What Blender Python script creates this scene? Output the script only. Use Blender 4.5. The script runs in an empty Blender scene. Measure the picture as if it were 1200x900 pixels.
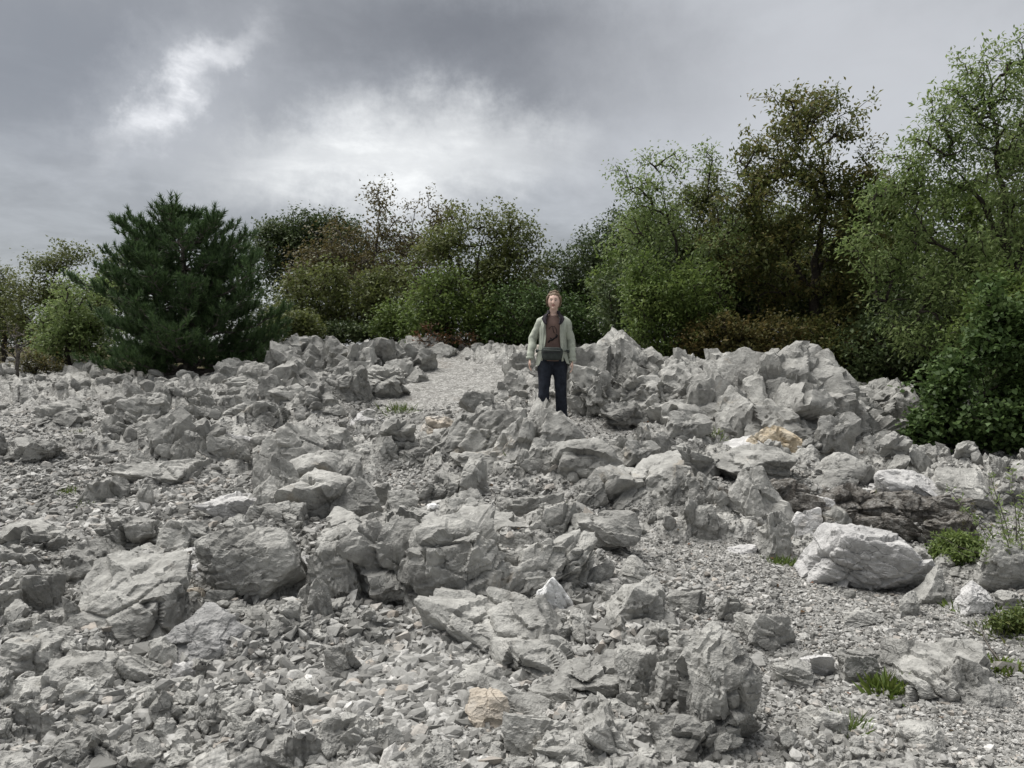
import bpy, math, random
import numpy as np
from mathutils import Vector, Matrix, Euler

# ------------------------------------------------------------------ camera, sky, sun, exposure
scene = bpy.context.scene
COL = scene.collection
FPX = 906.0                      # focal length in photo pixels (1200 wide)
CAMH = 1.5
PITCH = math.radians(1.9)
cam_d = bpy.data.cameras.new('camera')
cam_d.sensor_width = 36.0
cam_d.lens = 36.0 * FPX / 1200.0
cam_d.clip_start = 0.05
cam_d.clip_end = 3000.0
cam = bpy.data.objects.new('camera', cam_d)
COL.objects.link(cam)
cam.location = (0, 0, CAMH)
cam.rotation_euler = (math.radians(90) - PITCH, 0, 0)
scene.camera = cam

def pix_dir(px, py):
    u = (px - 600.0) / FPX
    v = (450.0 - py) / FPX
    c, s = math.cos(PITCH), math.sin(PITCH)
    return np.array([u, c + v * s, -s + v * c])

SUN_EL = math.radians(66)
SUN_AZ = math.radians(-62)       # measured from +Y (into the picture), negative = to the left
sun_vec = Vector((math.sin(SUN_AZ) * math.cos(SUN_EL), math.cos(SUN_AZ) * math.cos(SUN_EL), math.sin(SUN_EL)))
sl = bpy.data.lights.new('sun', 'SUN')
sl.energy = 1.5
sl.angle = math.radians(55)
sl.color = (1.0, 0.975, 0.94)
so = bpy.data.objects.new('sun', sl)
COL.objects.link(so)
so.rotation_euler = sun_vec.to_track_quat('Z', 'Y').to_euler()

world = bpy.data.worlds.new('World')
scene.world = world
world.use_nodes = True
WN = world.node_tree
WN.nodes.clear()

class NB:
    """small node-building helper"""
    def __init__(self, tree): self.t = tree
    def n(self, typ, **kw):
        nd = self.t.nodes.new(typ)
        for k, v in kw.items(): setattr(nd, k, v)
        return nd
    def set(self, sock, v):
        if hasattr(v, 'is_output') or isinstance(v, bpy.types.NodeSocket): self.t.links.new(v, sock)
        else: sock.default_value = v
    def math(self, op, a, b=None, c=None, clamp=False):
        nd = self.n('ShaderNodeMath', operation=op); nd.use_clamp = clamp
        self.set(nd.inputs[0], a)
        if b is not None: self.set(nd.inputs[1], b)
        if c is not None: self.set(nd.inputs[2], c)
        return nd.outputs[0]
    def vmath(self, op, a, b=None, out=0):
        nd = self.n('ShaderNodeVectorMath', operation=op)
        self.set(nd.inputs[0], a)
        if b is not None: self.set(nd.inputs[1], b)
        return nd.outputs[out]
    def scale(self, a, s):
        nd = self.n('ShaderNodeVectorMath', operation='SCALE')
        self.set(nd.inputs[0], a); self.set(nd.inputs['Scale'], s)
        return nd.outputs[0]
    def noise(self, vec, scale, detail=3, rough=0.55, dist=0.0, out='Fac'):
        nd = self.n('ShaderNodeTexNoise')
        self.set(nd.inputs['Vector'], vec); nd.inputs['Scale'].default_value = scale
        nd.inputs['Detail'].default_value = detail; nd.inputs['Roughness'].default_value = rough
        nd.inputs['Distortion'].default_value = dist
        return nd.outputs[out]
    def ramp(self, fac, stops, interp='LINEAR'):
        nd = self.n('ShaderNodeValToRGB')
        nd.color_ramp.interpolation = interp
        el = nd.color_ramp.elements
        while len(el) < len(stops): el.new(0.5)
        for e, (p, c) in zip(el, stops):
            e.position = p
            e.color = (c, c, c, 1) if not hasattr(c, '__len__') else (c[0], c[1], c[2], 1)
        self.set(nd.inputs[0], fac)
        return nd.outputs[0]
    def mix(self, fac, a, b, mode='MIX'):
        nd = self.n('ShaderNodeMix', data_type='RGBA', blend_type=mode)
        self.set(nd.inputs[0], fac)
        for s, v in ((nd.inputs[6], a), (nd.inputs[7], b)):
            if isinstance(v, (tuple, list)): s.default_value = (v[0], v[1], v[2], 1)
            else: self.t.links.new(v, s)
        return nd.outputs[2]
    def mapr(self, v, a, b, c, d, interp='SMOOTHSTEP'):
        nd = self.n('ShaderNodeMapRange', interpolation_type=interp)
        self.set(nd.inputs['Value'], v)
        nd.inputs['From Min'].default_value = a; nd.inputs['From Max'].default_value = b
        nd.inputs['To Min'].default_value = c; nd.inputs['To Max'].default_value = d
        return nd.outputs['Result']

def build_sky():
    b = NB(WN)
    tc = b.n('ShaderNodeTexCoord').outputs['Generated']
    d = b.vmath('NORMALIZE', tc)
    sep = b.n('ShaderNodeSeparateXYZ'); b.set(sep.inputs[0], d)
    z = b.math('ABSOLUTE', sep.outputs[2])
    zz = b.math('ADD', z, 0.22)
    # cloud deck seen from below: direction projected on a high flat layer
    cx = b.math('DIVIDE', sep.outputs[0], zz); cy = b.math('DIVIDE', sep.outputs[1], zz)
    cmb = b.n('ShaderNodeCombineXYZ'); b.set(cmb.inputs[0], cx); b.set(cmb.inputs[1], cy); cmb.inputs[2].default_value = 3.7
    deck = cmb.outputs[0]
    warp = b.noise(deck, 0.9, 3, 0.5, 0.0, 'Color')
    wv = b.scale(b.vmath('SUBTRACT', warp, (0.5, 0.5, 0.5)), 0.9)
    deckw = b.vmath('ADD', deck, wv)
    big = b.noise(deckw, 0.55, 4, 0.5)
    med = b.noise(deckw, 1.7, 5, 0.55)
    fine = b.noise(deckw, 5.0, 5, 0.6)
    dens = b.math('ADD', b.math('MULTIPLY', big, 0.55), b.math('ADD', b.math('MULTIPLY', med, 0.33), b.math('MULTIPLY', fine, 0.20)))
    base = b.ramp(dens, [(0.32, (0.54, 0.553, 0.572)), (0.47, (0.40, 0.412, 0.43)), (0.60, (0.265, 0.271, 0.28))])
    # the cloud layer thins or thickens in places: (pixel centre, radii in pixels, tilt, gain)
    warp2 = b.noise(d, 6.5, 6, 0.66, 0.0, 'Color')
    dw = b.vmath('ADD', d, b.scale(b.vmath('SUBTRACT', warp2, (0.5, 0.5, 0.5)), 0.16))
    def lobe(px, py, rx, ry, tilt, lo, hi):
        c = Vector(pix_dir(px, py)); k = c.length; c = c / k
        right = Vector((1, 0, 0)) - c * c.x; right.normalize()
        up = right.cross(c); up = -up if up.z < 0 else up
        t1 = right * math.cos(tilt) + up * math.sin(tilt); t2 = up * math.cos(tilt) - right * math.sin(tilt)
        s = FPX * k
        df = b.vmath('SUBTRACT', dw, tuple(c))
        a1 = b.math('MULTIPLY', b.vmath('DOT_PRODUCT', df, tuple(t1), 1), s / rx)
        a2 = b.math('MULTIPLY', b.vmath('DOT_PRODUCT', df, tuple(t2), 1), s / ry)
        front = b.math('GREATER_THAN', b.vmath('DOT_PRODUCT', d, tuple(c), 1), 0.2)
        r = b.math('SQRT', b.math('ADD', b.math('MULTIPLY', a1, a1), b.math('MULTIPLY', a2, a2)))
        return b.math('MULTIPLY', b.mapr(r, lo, hi, 1.0, 0.0), front)
    thick = lobe(640, 70, 360, 110, -0.16, 0.15, 1.25)
    thick2 = lobe(60, 70, 260, 120, 0.1, 0.1, 1.2)
    right_l = lobe(1020, 120, 420, 260, 0.0, 0.2, 1.2)
    glow = lobe(458, 186, 250, 72, 0.04, 0.0, 1.2)
    glow_s = lobe(400, 180, 460, 130, 0.05, 0.0, 1.2)
    gap = lobe(198, 108, 100, 24, 0.62, -0.3, 1.6)
    gap_s = lobe(195, 110, 150, 70, 0.7, 0.1, 1.3)
    col = b.mix(b.math('MULTIPLY', thick, 0.92), base, (0.128, 0.130, 0.136))
    col = b.mix(b.math('MULTIPLY', thick2, 0.65), col, (0.19, 0.198, 0.215))
    col = b.mix(b.math('MULTIPLY', right_l, 0.72), col, (0.55, 0.558, 0.575))
    col = b.mix(b.math('MULTIPLY', glow_s, 0.25), col, (0.52, 0.53, 0.56))
    col = b.mix(b.math('MULTIPLY', glow, b.mapr(b.math('ADD', b.math('MULTIPLY', med, 0.5), b.math('MULTIPLY', fine, 0.5)), 0.35, 0.62, 1.0, 0.6)), col, (0.90, 0.905, 0.89))
    col = b.mix(b.math('MULTIPLY', gap_s, 0.35), col, (0.60, 0.61, 0.63))
    col = b.mix(b.math('MULTIPLY', gap, b.mapr(fine, 0.3, 0.65, 1.0, 0.35)), col, (0.95, 0.95, 0.96))
    sky = b.n('ShaderNodeTexSky', sky_type='NISHITA')
    sky.sun_disc = False; sky.sun_elevation = SUN_EL; sky.sun_rotation = SUN_AZ
    bg1 = b.n('ShaderNodeBackground'); b.set(bg1.inputs[0], sky.outputs[0]); bg1.inputs[1].default_value = 0.06
    bg2 = b.n('ShaderNodeBackground'); b.set(bg2.inputs[0], col); bg2.inputs[1].default_value = 0.33
    mx = b.n('ShaderNodeMixShader'); mx.inputs[0].default_value = 0.94
    WN.links.new(bg1.outputs[0], mx.inputs[1]); WN.links.new(bg2.outputs[0], mx.inputs[2])
    out = b.n('ShaderNodeOutputWorld'); WN.links.new(mx.outputs[0], out.inputs[0])
build_sky()

vs = scene.view_settings
vs.view_transform = 'Standard'; vs.look = 'None'; vs.gamma = 1.0; vs.exposure = 1.88; vs.use_curve_mapping = False
scene.render.engine = 'CYCLES'
scene.cycles.max_bounces = 4
scene.cycles.diffuse_bounces = 2
scene.cycles.transmission_bounces = 3
scene.cycles.transparent_max_bounces = 4

# ------------------------------------------------------------------ numpy noise
def _hash(ix, iy, iz, s):
    with np.errstate(over='ignore'):
        n = (ix.astype(np.uint32) * np.uint32(374761393) + iy.astype(np.uint32) * np.uint32(668265263)
             + iz.astype(np.uint32) * np.uint32(2246822519) + np.uint32((s * 3266489917 + 12345) & 0xffffffff))
        n = (n ^ (n >> np.uint32(13))) * np.uint32(1274126177)
        n = (n ^ (n >> np.uint32(16))) * np.uint32(2654435761)
        n = n ^ (n >> np.uint32(15))
    return n.astype(np.float32) * np.float32(1.0 / 4294967296.0)

def vnoise(p, s=0):
    """value noise in [-1, 1], p (N,3)"""
    i = np.floor(p).astype(np.int64); f = (p - i).astype(np.float32)
    f = f * f * f * (f * (f * 6 - 15) + 10)
    r = np.zeros(len(p), np.float32)
    for dx in (0, 1):
        wx = f[:, 0] if dx else 1 - f[:, 0]
        for dy in (0, 1):
            wy = f[:, 1] if dy else 1 - f[:, 1]
            for dz in (0, 1):
                wz = f[:, 2] if dz else 1 - f[:, 2]
                r += wx * wy * wz * _hash(i[:, 0] + dx, i[:, 1] + dy, i[:, 2] + dz, s)
    return r * 2 - 1

def fbm(p, octv=4, s=0, gain=0.5, ridged=False):
    a, t, r = 1.0, 0.0, np.zeros(len(p), np.float32)
    q = p
    for o in range(octv):
        v = vnoise(q, s + o * 17)
        if ridged: v = 1 - 2 * np.abs(v)
        r += a * v; t += a
        a *= gain; q = q * 2.03 + 7.31
    return r / t

def cells(p, s=0):
    """broken-rock cells: returns tilt value (random plane per cell), F1, F2, random per cell"""
    b = np.floor(p).astype(np.int64); f = p - b
    lo = np.where(f < 0.5, -1, 0)
    f1 = np.full(len(p), 1e9, np.float32); f2 = f1.copy()
    val = np.zeros(len(p), np.float32); rid = np.zeros(len(p), np.float32)
    for ox in (0, 1):
        for oy in (0, 1):
            for oz in (0, 1):
                c = b + lo + np.array([ox, oy, oz])
                jx = _hash(c[:, 0], c[:, 1], c[:, 2], s + 1); jy = _hash(c[:, 0], c[:, 1], c[:, 2], s + 2); jz = _hash(c[:, 0], c[:, 1], c[:, 2], s + 3)
                dx = p[:, 0] - c[:, 0] - jx; dy = p[:, 1] - c[:, 1] - jy; dz = p[:, 2] - c[:, 2] - jz
                dd = (dx * dx + dy * dy + dz * dz).astype(np.float32)
                g0 = _hash(c[:, 0], c[:, 1], c[:, 2], s + 5)
                v = ((jy - 0.5) * dx + (jz - 0.5) * dy + (jx - 0.5) * dz) * 2.0 + (g0 - 0.5) * 0.9
                near = dd < f1
                f2 = np.where(near, f1, np.minimum(f2, dd))
                val = np.where(near, v, val); rid = np.where(near, g0, rid)
                f1 = np.where(near, dd, f1)
    return val.astype(np.float32), np.sqrt(f1), np.sqrt(f2), rid

def sstep(a, b, x):
    t = np.clip((x - a) / (b - a), 0, 1)
    return t * t * (3 - 2 * t)

# ------------------------------------------------------------------ mesh helpers
def mesh_np(name, verts, faces, mat=None, smooth=None, sharp=None):
    """faces: (M,3) or (M,4) int array"""
    me = bpy.data.meshes.new(name)
    verts = np.asarray(verts, np.float32); faces = np.asarray(faces, np.int32)
    me.vertices.add(len(verts)); me.vertices.foreach_set('co', verts.ravel())
    k = faces.shape[1]
    me.loops.add(faces.size); me.loops.foreach_set('vertex_index', faces.ravel())
    me.polygons.add(len(faces)); me.polygons.foreach_set('loop_start', np.arange(0, faces.size, k, dtype=np.int32))
    if smooth is not None:
        me.polygons.foreach_set('use_smooth', np.full(len(faces), bool(smooth)))
    me.update(calc_edges=True)
    if sharp is not None: me.set_sharp_from_angle(angle=math.radians(sharp))
    if mat is not None: me.materials.append(mat)
    return me

def link(name, me, parent=None, loc=None, rotz=None):
    o = bpy.data.objects.new(name, me)
    COL.objects.link(o)
    if parent is not None: o.parent = parent
    if loc is not None: o.location = loc
    if rotz is not None: o.rotation_euler = (0, 0, rotz)
    return o

def tag(o, label=None, cat=None, group=None, kind=None):
    if label: o['label'] = label
    if cat: o['category'] = cat
    if group: o['group'] = group
    if kind: o['kind'] = kind
    return o

def empty(name, loc, label=None, cat=None, group=None):
    o = bpy.data.objects.new(name, None)
    COL.objects.link(o); o.location = loc; o.empty_display_size = 0.1
    return tag(o, label, cat, group)

class MB:
    """collects pieces of triangles into one mesh"""
    def __init__(self): self.v = []; self.f = []; self.n = 0
    def add(self, v, f):
        v = np.asarray(v, np.float32); f = np.asarray(f, np.int32)
        if f.shape[1] == 4: f = np.concatenate([f[:, [0, 1, 2]], f[:, [0, 2, 3]]])
        self.v.append(v); self.f.append(f + self.n); self.n += len(v)
    def mesh(self, name, mat, smooth=None, sharp=None):
        return mesh_np(name, np.concatenate(self.v), np.concatenate(self.f), mat, smooth, sharp)

# ------------------------------------------------------------------ materials
def new_mat(name):
    m = bpy.data.materials.new(name); m.use_nodes = True
    m.node_tree.nodes.clear()
    return m, NB(m.node_tree)

def finish(m, b, col, rough=0.9, bump=None, spec=0.25, sheen=0.0):
    p = b.n('ShaderNodeBsdfPrincipled')
    b.set(p.inputs['Base Color'], col if not isinstance(col, tuple) else (*col, 1))
    b.set(p.inputs['Roughness'], rough)
    p.inputs['Specular IOR Level'].default_value = spec
    if bump is not None: b.t.links.new(bump, p.inputs['Normal'])
    o = b.n('ShaderNodeOutputMaterial'); b.t.links.new(p.outputs[0], o.inputs[0])
    return m

def bump_node(b, height, strength, dist, normal=None):
    nd = b.n('ShaderNodeBump'); nd.inputs['Strength'].default_value = strength; nd.inputs['Distance'].default_value = dist
    b.set(nd.inputs['Height'], height)
    if normal is not None: b.t.links.new(normal, nd.inputs['Normal'])
    return nd.outputs[0]

def limestone(name, tint=(1, 1, 1), lo=0.195, hi=0.43, stain=None, fine=1.0, per_obj=0.12):
    m, b = new_mat(name)
    pos = b.n('ShaderNodeNewGeometry').outputs['Position']
    oi = b.n('ShaderNodeObjectInfo').outputs['Random']
    wc = b.vmath('SUBTRACT', b.noise(pos, 3.2, 3, 0.6, 0, 'Color'), (0.5, 0.5, 0.5))
    pw = b.vmath('ADD', pos, b.scale(wc, 0.35))
    n1 = b.noise(pos, 2.6, 3, 0.65)
    n2 = b.noise(pos, 13.0, 5, 0.7)
    n3 = b.noise(pos, 52.0, 3, 0.7)
    # foliation streaks along a dipping bed
    mp = b.n('ShaderNodeMapping'); mp.inputs['Rotation'].default_value = (0.5, 0.62, 0.3); mp.inputs['Scale'].default_value = (3.0, 3.0, 34.0)
    b.set(mp.inputs['Vector'], pw)
    st = b.noise(mp.outputs[0], 1.0, 3, 0.65)
    f = b.math('ADD', b.math('MULTIPLY', n1, 0.42), b.math('ADD', b.math('MULTIPLY', n2, 0.44), b.math('MULTIPLY', st, 0.14)))
    mid = (lo + hi) * 0.5
    col = b.ramp(f, [(0.40, tuple(lo * t for t in tint)), (0.50, tuple(mid * t for t in tint)), (0.60, tuple(hi * t for t in tint))])
    # pale calcite crust
    cr = b.mapr(b.noise(pos, 6.0, 6, 0.75, 0.5), 0.58, 0.74, 0.0, 0.5)
    col = b.mix(cr, col, tuple(0.58 * t for t in tint))
    # dark lichen speckle
    sp = b.mapr(n3, 0.57, 0.68, 0.0, 0.5)
    sp2 = b.math('MULTIPLY', sp, b.mapr(n1, 0.44, 0.62, 0.0, 1.0))
    col = b.mix(sp2, col, (0.13, 0.13, 0.125))
    # thin hairline cracks
    vo = b.n('ShaderNodeTexVoronoi', feature='DISTANCE_TO_EDGE'); vo.inputs['Scale'].default_value = 3.3
    b.set(vo.inputs['Vector'], b.vmath('ADD', pos, b.scale(wc, 0.6)))
    crk = b.mapr(vo.outputs['Distance'], 0.0, 0.012, 1.0, 0.0)
    crk = b.math('MULTIPLY', crk, b.mapr(n1, 0.40, 0.50, 1.0, 0.0))
    col = b.mix(b.math('MULTIPLY', crk, 0.35), col, (0.07, 0.068, 0.064))
    wea = b.mapr(b.noise(pos, 1.9, 5, 0.7, 0.8), 0.54, 0.66, 0.0, 0.42)
    col = b.mix(wea, col, tuple(0.17 * t for t in tint))
    irn = b.mapr(b.noise(pos, 2.7, 4, 0.65, 0.4), 0.63, 0.74, 0.0, 0.35)
    col = b.mix(irn, col, (0.36, 0.29, 0.20))
    if stain is not None:
        stn, amt, sc = stain
        col = b.mix(b.mapr(b.noise(pos, sc, 4, 0.6), 0.42, 0.58, 0.0, amt), col, stn)
    val = b.mapr(oi, 0, 1, 1.0 - per_obj, 1.0 + per_obj, 'LINEAR')
    hs = b.n('ShaderNodeHueSaturation'); b.set(hs.inputs['Value'], val); b.set(hs.inputs['Color'], col)
    h = b.math('ADD', n2, b.math('ADD', b.math('MULTIPLY', n3, 0.3), b.math('ADD', b.math('MULTIPLY', st, 0.25), b.math('MULTIPLY', crk, -0.4))))
    bp = bump_node(b, h, 0.75, 0.028 * fine)
    return finish(m, b, hs.outputs[0], 0.93, bp, 0.15)

G_ = (1.0, 0.985, 0.92)
M_ROCK = limestone('limestone', G_)
M_ROCK_FAR = limestone('weathered_limestone', (1.0, 0.985, 0.92), 0.195, 0.43, fine=1.2)
M_ROCK_WARM = limestone('tan_limestone', (1.0, 0.95, 0.87), 0.36, 0.56, ((0.48, 0.40, 0.30), 0.5, 3.0))
M_ROCK_WHITE = limestone('pale_limestone', (1, 1, 0.985), 0.66, 0.82)
M_ROCK_OCHRE = limestone('ochre_limestone', (1.0, 0.88, 0.69), 0.46, 0.68, ((0.58, 0.44, 0.26), 0.4, 4.0))
M_ROCK_PALE = limestone('light_limestone', (1, 0.985, 0.96), 0.38, 0.60)
M_ROCK_DARK = limestone('dark_limestone', (1.0, 0.99, 0.965), 0.21, 0.40)

def ground_mat():
    m, b = new_mat('scree_ground')
    pos = b.n('ShaderNodeNewGeometry').outputs['Position']
    n1 = b.noise(pos, 1.1, 5, 0.6); n2 = b.noise(pos, 9.0, 6, 0.7)
    vo = b.n('ShaderNodeTexVoronoi', feature='F1'); vo.inputs['Scale'].default_value = 22.0; b.set(vo.inputs['Vector'], pos)
    vo2 = b.n('ShaderNodeTexVoronoi', feature='F1'); vo2.inputs['Scale'].default_value = 55.0; b.set(vo2.inputs['Vector'], pos)
    s1 = b.n('ShaderNodeSeparateColor'); b.set(s1.inputs[0], vo.outputs['Color'])
    s2 = b.n('ShaderNodeSeparateColor'); b.set(s2.inputs[0], vo2.outputs['Color'])
    f = b.math('ADD', b.math('MULTIPLY', s1.outputs[0], 0.30), b.math('ADD', b.math('MULTIPLY', s2.outputs[1], 0.30), b.math('MULTIPLY', n2, 0.4)))
    col = b.ramp(f, [(0.22, (0.12, 0.116, 0.106)), (0.5, (0.25, 0.245, 0.230)), (0.78, (0.43, 0.423, 0.40))])
    soil = b.mapr(n1, 0.56, 0.68, 0.0, 0.55)
    soil = b.math('MULTIPLY', soil, b.mapr(s2.outputs[0], 0.25, 0.6, 1.0, 0.1))
    col = b.mix(soil, col, (0.17, 0.145, 0.12))
    at = b.n('ShaderNodeAttribute'); at.attribute_name = 'bedrock'
    r2 = b.noise(pos, 3.0, 4, 0.65); r3 = b.noise(pos, 16.0, 5, 0.7)
    rk = b.ramp(b.math('ADD', b.math('MULTIPLY', r2, 0.45), b.math('MULTIPLY', r3, 0.55)), [(0.40, (0.185, 0.182, 0.170)), (0.50, (0.305, 0.300, 0.281)), (0.60, (0.43, 0.424, 0.397))])
    col = b.mix(b.mapr(at.outputs['Fac'], 0.35, 0.6, 0.0, 1.0), col, rk)
    # beyond the scree the ground is leaf litter under the trees
    sx = b.n('ShaderNodeSeparateXYZ'); b.set(sx.inputs[0], pos)
    edge = b.math('ADD', sx.outputs[1], b.math('MULTIPLY', n1, 2.0))
    edge = b.math('ADD', edge, b.mapr(sx.outputs[0], 2.5, 5.5, 0.0, 4.5))
    lit = b.ramp(n2, [(0.35, (0.035, 0.032, 0.018)), (0.65, (0.10, 0.085, 0.045))])
    col = b.mix(b.mapr(edge, 17.3, 18.6, 0.0, 1.0), col, lit)
    h = b.math('ADD', b.math('MULTIPLY', vo.outputs['Distance'], -1.0), b.math('ADD', b.math('MULTIPLY', vo2.outputs['Distance'], -0.5), n2))
    return finish(m, b, col, 0.95, bump_node(b, h, 0.8, 0.02), 0.1)
M_GROUND = ground_mat()

def pebble_mat():
    m, b = new_mat('pebble_limestone')
    pos = b.n('ShaderNodeNewGeometry').outputs['Position']
    r = b.n('ShaderNodeObjectInfo').outputs['Random']
    c = b.ramp(r, [(0.0, (0.12, 0.118, 0.11)), (0.30, (0.225, 0.222, 0.208)), (0.65, (0.345, 0.340, 0.322)), (0.88, (0.46, 0.454, 0.432)), (0.94, (0.34, 0.305, 0.265)), (1.0, (0.62, 0.614, 0.59))])
    n = b.noise(pos, 40, 4, 0.7)
    c = b.mix(b.mapr(n, 0.42, 0.66, 0.0, 0.65), c, (0.20, 0.196, 0.184))
    return finish(m, b, c, 0.92, bump_node(b, b.noise(pos, 90, 3, 0.6), 0.5, 0.006), 0.15)
M_PEBBLE = pebble_mat()

def soil_mat():
    m, b = new_mat('stony_soil')
    pos = b.n('ShaderNodeNewGeometry').outputs['Position']
    n = b.noise(pos, 18, 6, 0.75); n2 = b.noise(pos, 60, 4, 0.7)
    c = b.ramp(n, [(0.38, (0.13, 0.118, 0.103)), (0.5, (0.235, 0.22, 0.198)), (0.62, (0.40, 0.387, 0.36))])
    c = b.mix(b.mapr(n2, 0.62, 0.7, 0, 0.7), c, (0.42, 0.41, 0.39))
    return finish(m, b, c, 0.97, bump_node(b, b.math('ADD', n, n2), 1.0, 0.04), 0.1)
M_SOIL = soil_mat()
# ------------------------------------------------------------------ the ground
_YS = np.array([-60, 0.0, 3.0, 4.5, 6.0, 8.0, 10.0, 13.0, 16.0, 20.0, 40.0, 120.0, 900.0])
_HS = np.array([-.6, -0.05, 0.0, 0.09, 0.21, 0.42, 0.71, 1.17, 1.66, 1.82, 2.3, 4.0, 10.0])
GRAVEL = [(1.45, 5.2, 0.75, 0.75), (1.75, 3.6, 0.75, 1.1), (-3.5, 6.0, 1.3, 0.75), (-2.6, 7.0, 0.6, 0.5), (-1.15, 12.2, 0.9, 2.6),
          (0.75, 9.6, 0.8, 1.0), (-0.35, 3.35, 0.75, 0.5), (-0.75, 7.0, 0.5, 0.8), (-6.3, 9.6, 1.5, 1.2), (-4.6, 7.4, 1.0, 0.7), (2.2, 4.5, 0.6, 0.6)]

def arr(*a):
    return [np.atleast_1d(np.asarray(q, np.float64)) for q in a]

def h_coarse(x, y):
    x, y = arr(x, y)
    yy = y + 0.25 * np.sin(x * 0.9 + 0.4)
    h = np.interp(yy, _YS, _HS)
    h = h - 0.52 * sstep(-1.5, -6.5, x) * sstep(9, 16, y)
    h = h - 0.12 * sstep(2.0, 4.0, x) * sstep(6, 9, y)
    led = np.tanh((y - 6.45 - 0.12 * np.sin(x * 3.1)) / 0.10)
    h = h + 0.085 * led * sstep(0.5, 1.1, x) * sstep(5.5, 4.2, x) * sstep(3.8, 5.6, y) * sstep(9.0, 7.0, y)
    p = np.stack([x * 0.8, y * 0.8, np.zeros_like(x) + 3.3], 1)
    h = h + 0.06 * fbm(p, 3, 5)
    return h

def gravel_mask(x, y):
    x, y = arr(x, y)
    g = np.zeros_like(x)
    w = 0.35 * vnoise(np.stack([x * 1.7, y * 1.7, np.zeros_like(x) + 9.1], 1), 77)
    for (cx, cy, rx, ry) in GRAVEL:
        r = np.sqrt(((x - cx) / rx) ** 2 + ((y - cy) / ry) ** 2)
        g = np.maximum(g, sstep(1.25, 0.75, r + w))
    return g

def bedrock(x, y):
    """where solid rock breaks through the scree: 0..1"""
    x, y = arr(x, y)
    p = np.stack([x * 0.85 + 0.35 * y, y * 0.75, np.zeros_like(x) + 4.4], 1)
    n = fbm(p, 3, 301)
    return sstep(-0.10, 0.16, n + 0.10 - 0.65 * gravel_mask(x, y)) * sstep(22, 16, y)

def h_full(x, y):
    x, y = arr(x, y)
    h = h_coarse(x, y)
    rocky = 1 - (0.88 - 0.25 * sstep(9, 11, y)) * gravel_mask(x, y)
    near = sstep(30, 18, y)
    z0 = np.zeros_like(x)
    p = np.stack([x, y, z0], 1)
    bk = bedrock(x, y)
    wob = np.stack([vnoise(p * 3 + 1.7, 41), vnoise(p * 3 + 5.2, 42), z0], 1) * 0.07
    q = p + wob
    ribs = np.stack([(q[:, 0] * 0.88 + q[:, 1] * 0.47) / 0.50, (q[:, 1] * 0.88 - q[:, 0] * 0.47) / 0.26, z0], 1)
    v1, a1, b1, r1 = cells(ribs + 0.37, 11)
    v2, a2, b2, r2 = cells((p + wob * 0.5) / 0.17 + 0.71, 12)
    v3, a3, b3, r3 = cells(p / 0.065 + 0.13, 13)
    far = 1 + 0.4 * sstep(7, 12, y)
    rock = 0.05 + 0.085 * v1 + 0.05 * np.maximum(r1 - 0.4, 0) + 0.05 * np.minimum(1, (b1 - a1) * 4) + 0.040 * v2 + 0.016 * np.minimum(1, (b2 - a2) * 5) + 0.012 * v3
    soft = 0.03 * v1 + 0.03 * v2
    rock = rock * (0.55 + 0.45 * sstep(4.0, 7.0, y))
    d = (rock * bk + soft * (1 - bk)) * rocky * far + 0.012 * v3 + 0.006 * np.minimum(1, (b3 - a3) * 5) + 0.015 * fbm(p * 9, 3, 21) * rocky
    return h + d * near

def ground_hit(px, py):
    d = pix_dir(px, py)
    ys = np.concatenate([np.arange(1.2, 12, 0.01), np.arange(12, 40, 0.04)])
    x = d[0] / d[1] * ys; z = CAMH + d[2] / d[1] * ys
    g = h_coarse(x, ys)
    k = np.argmax(z <= g)
    if z[k] > g[k]: k = len(ys) - 1
    return np.array([x[k], ys[k], g[k]])

def build_ground():
    rows = np.concatenate([np.array([-40., -12, -4, 0.0, 1.0, 1.8]), 1.0 / np.linspace(1 / 2.4, 1 / 20.0, 380), np.array([22., 25, 29, 35, 45, 60, 90, 150, 260, 420, 700, 1000])])
    t = np.linspace(-1, 1, 540)
    u = np.where(np.abs(t) < 0.86, t / 0.86 * 0.80, np.sign(t) * (0.80 + ((np.abs(t) - 0.86) / 0.14) ** 2 * 1.6))
    Y, U = np.meshgrid(rows, u, indexing='ij')
    X = U * np.maximum(Y, 2.0 + 0.6 * np.abs(np.minimum(Y, 0)) ) * np.where(Y > 30, 1.0 + (Y - 30) / 200, 1.0)
    x, y = X.ravel(), Y.ravel()
    z = h_full(x, y)
    nr, nc = len(rows), len(u)
    idx = np.arange(nr * nc).reshape(nr, nc)
    f = np.stack([idx[:-1, :-1], idx[:-1, 1:], idx[1:, 1:], idx[1:, :-1]], -1).reshape(-1, 4)
    me = mesh_np('ground', np.stack([x, y, z], 1), f, M_GROUND, True, 24)
    at = me.attributes.new('bedrock', 'FLOAT', 'POINT'); at.data.foreach_set('value', bedrock(x, y).astype(np.float32))
    o = link('ground', me); tag(o, kind='structure')
    o['label'] = 'grey limestone scree slope rising towards the trees'
build_ground()

# ------------------------------------------------------------------ rock shapes
def _ico(level):
    import bmesh
    bm = bmesh.new(); bmesh.ops.create_icosphere(bm, subdivisions=level, radius=1.0)
    v = np.array([p.co[:] for p in bm.verts]); f = np.array([[q.index for q in p.verts] for p in bm.faces])
    bm.free()
    return v / np.linalg.norm(v, axis=1)[:, None], f
ICO = {k: _ico(k + 1) for k in (0, 1, 2, 3, 4, 5)}

def rot_np(e):
    return np.array(Euler(e).to_matrix())

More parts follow.
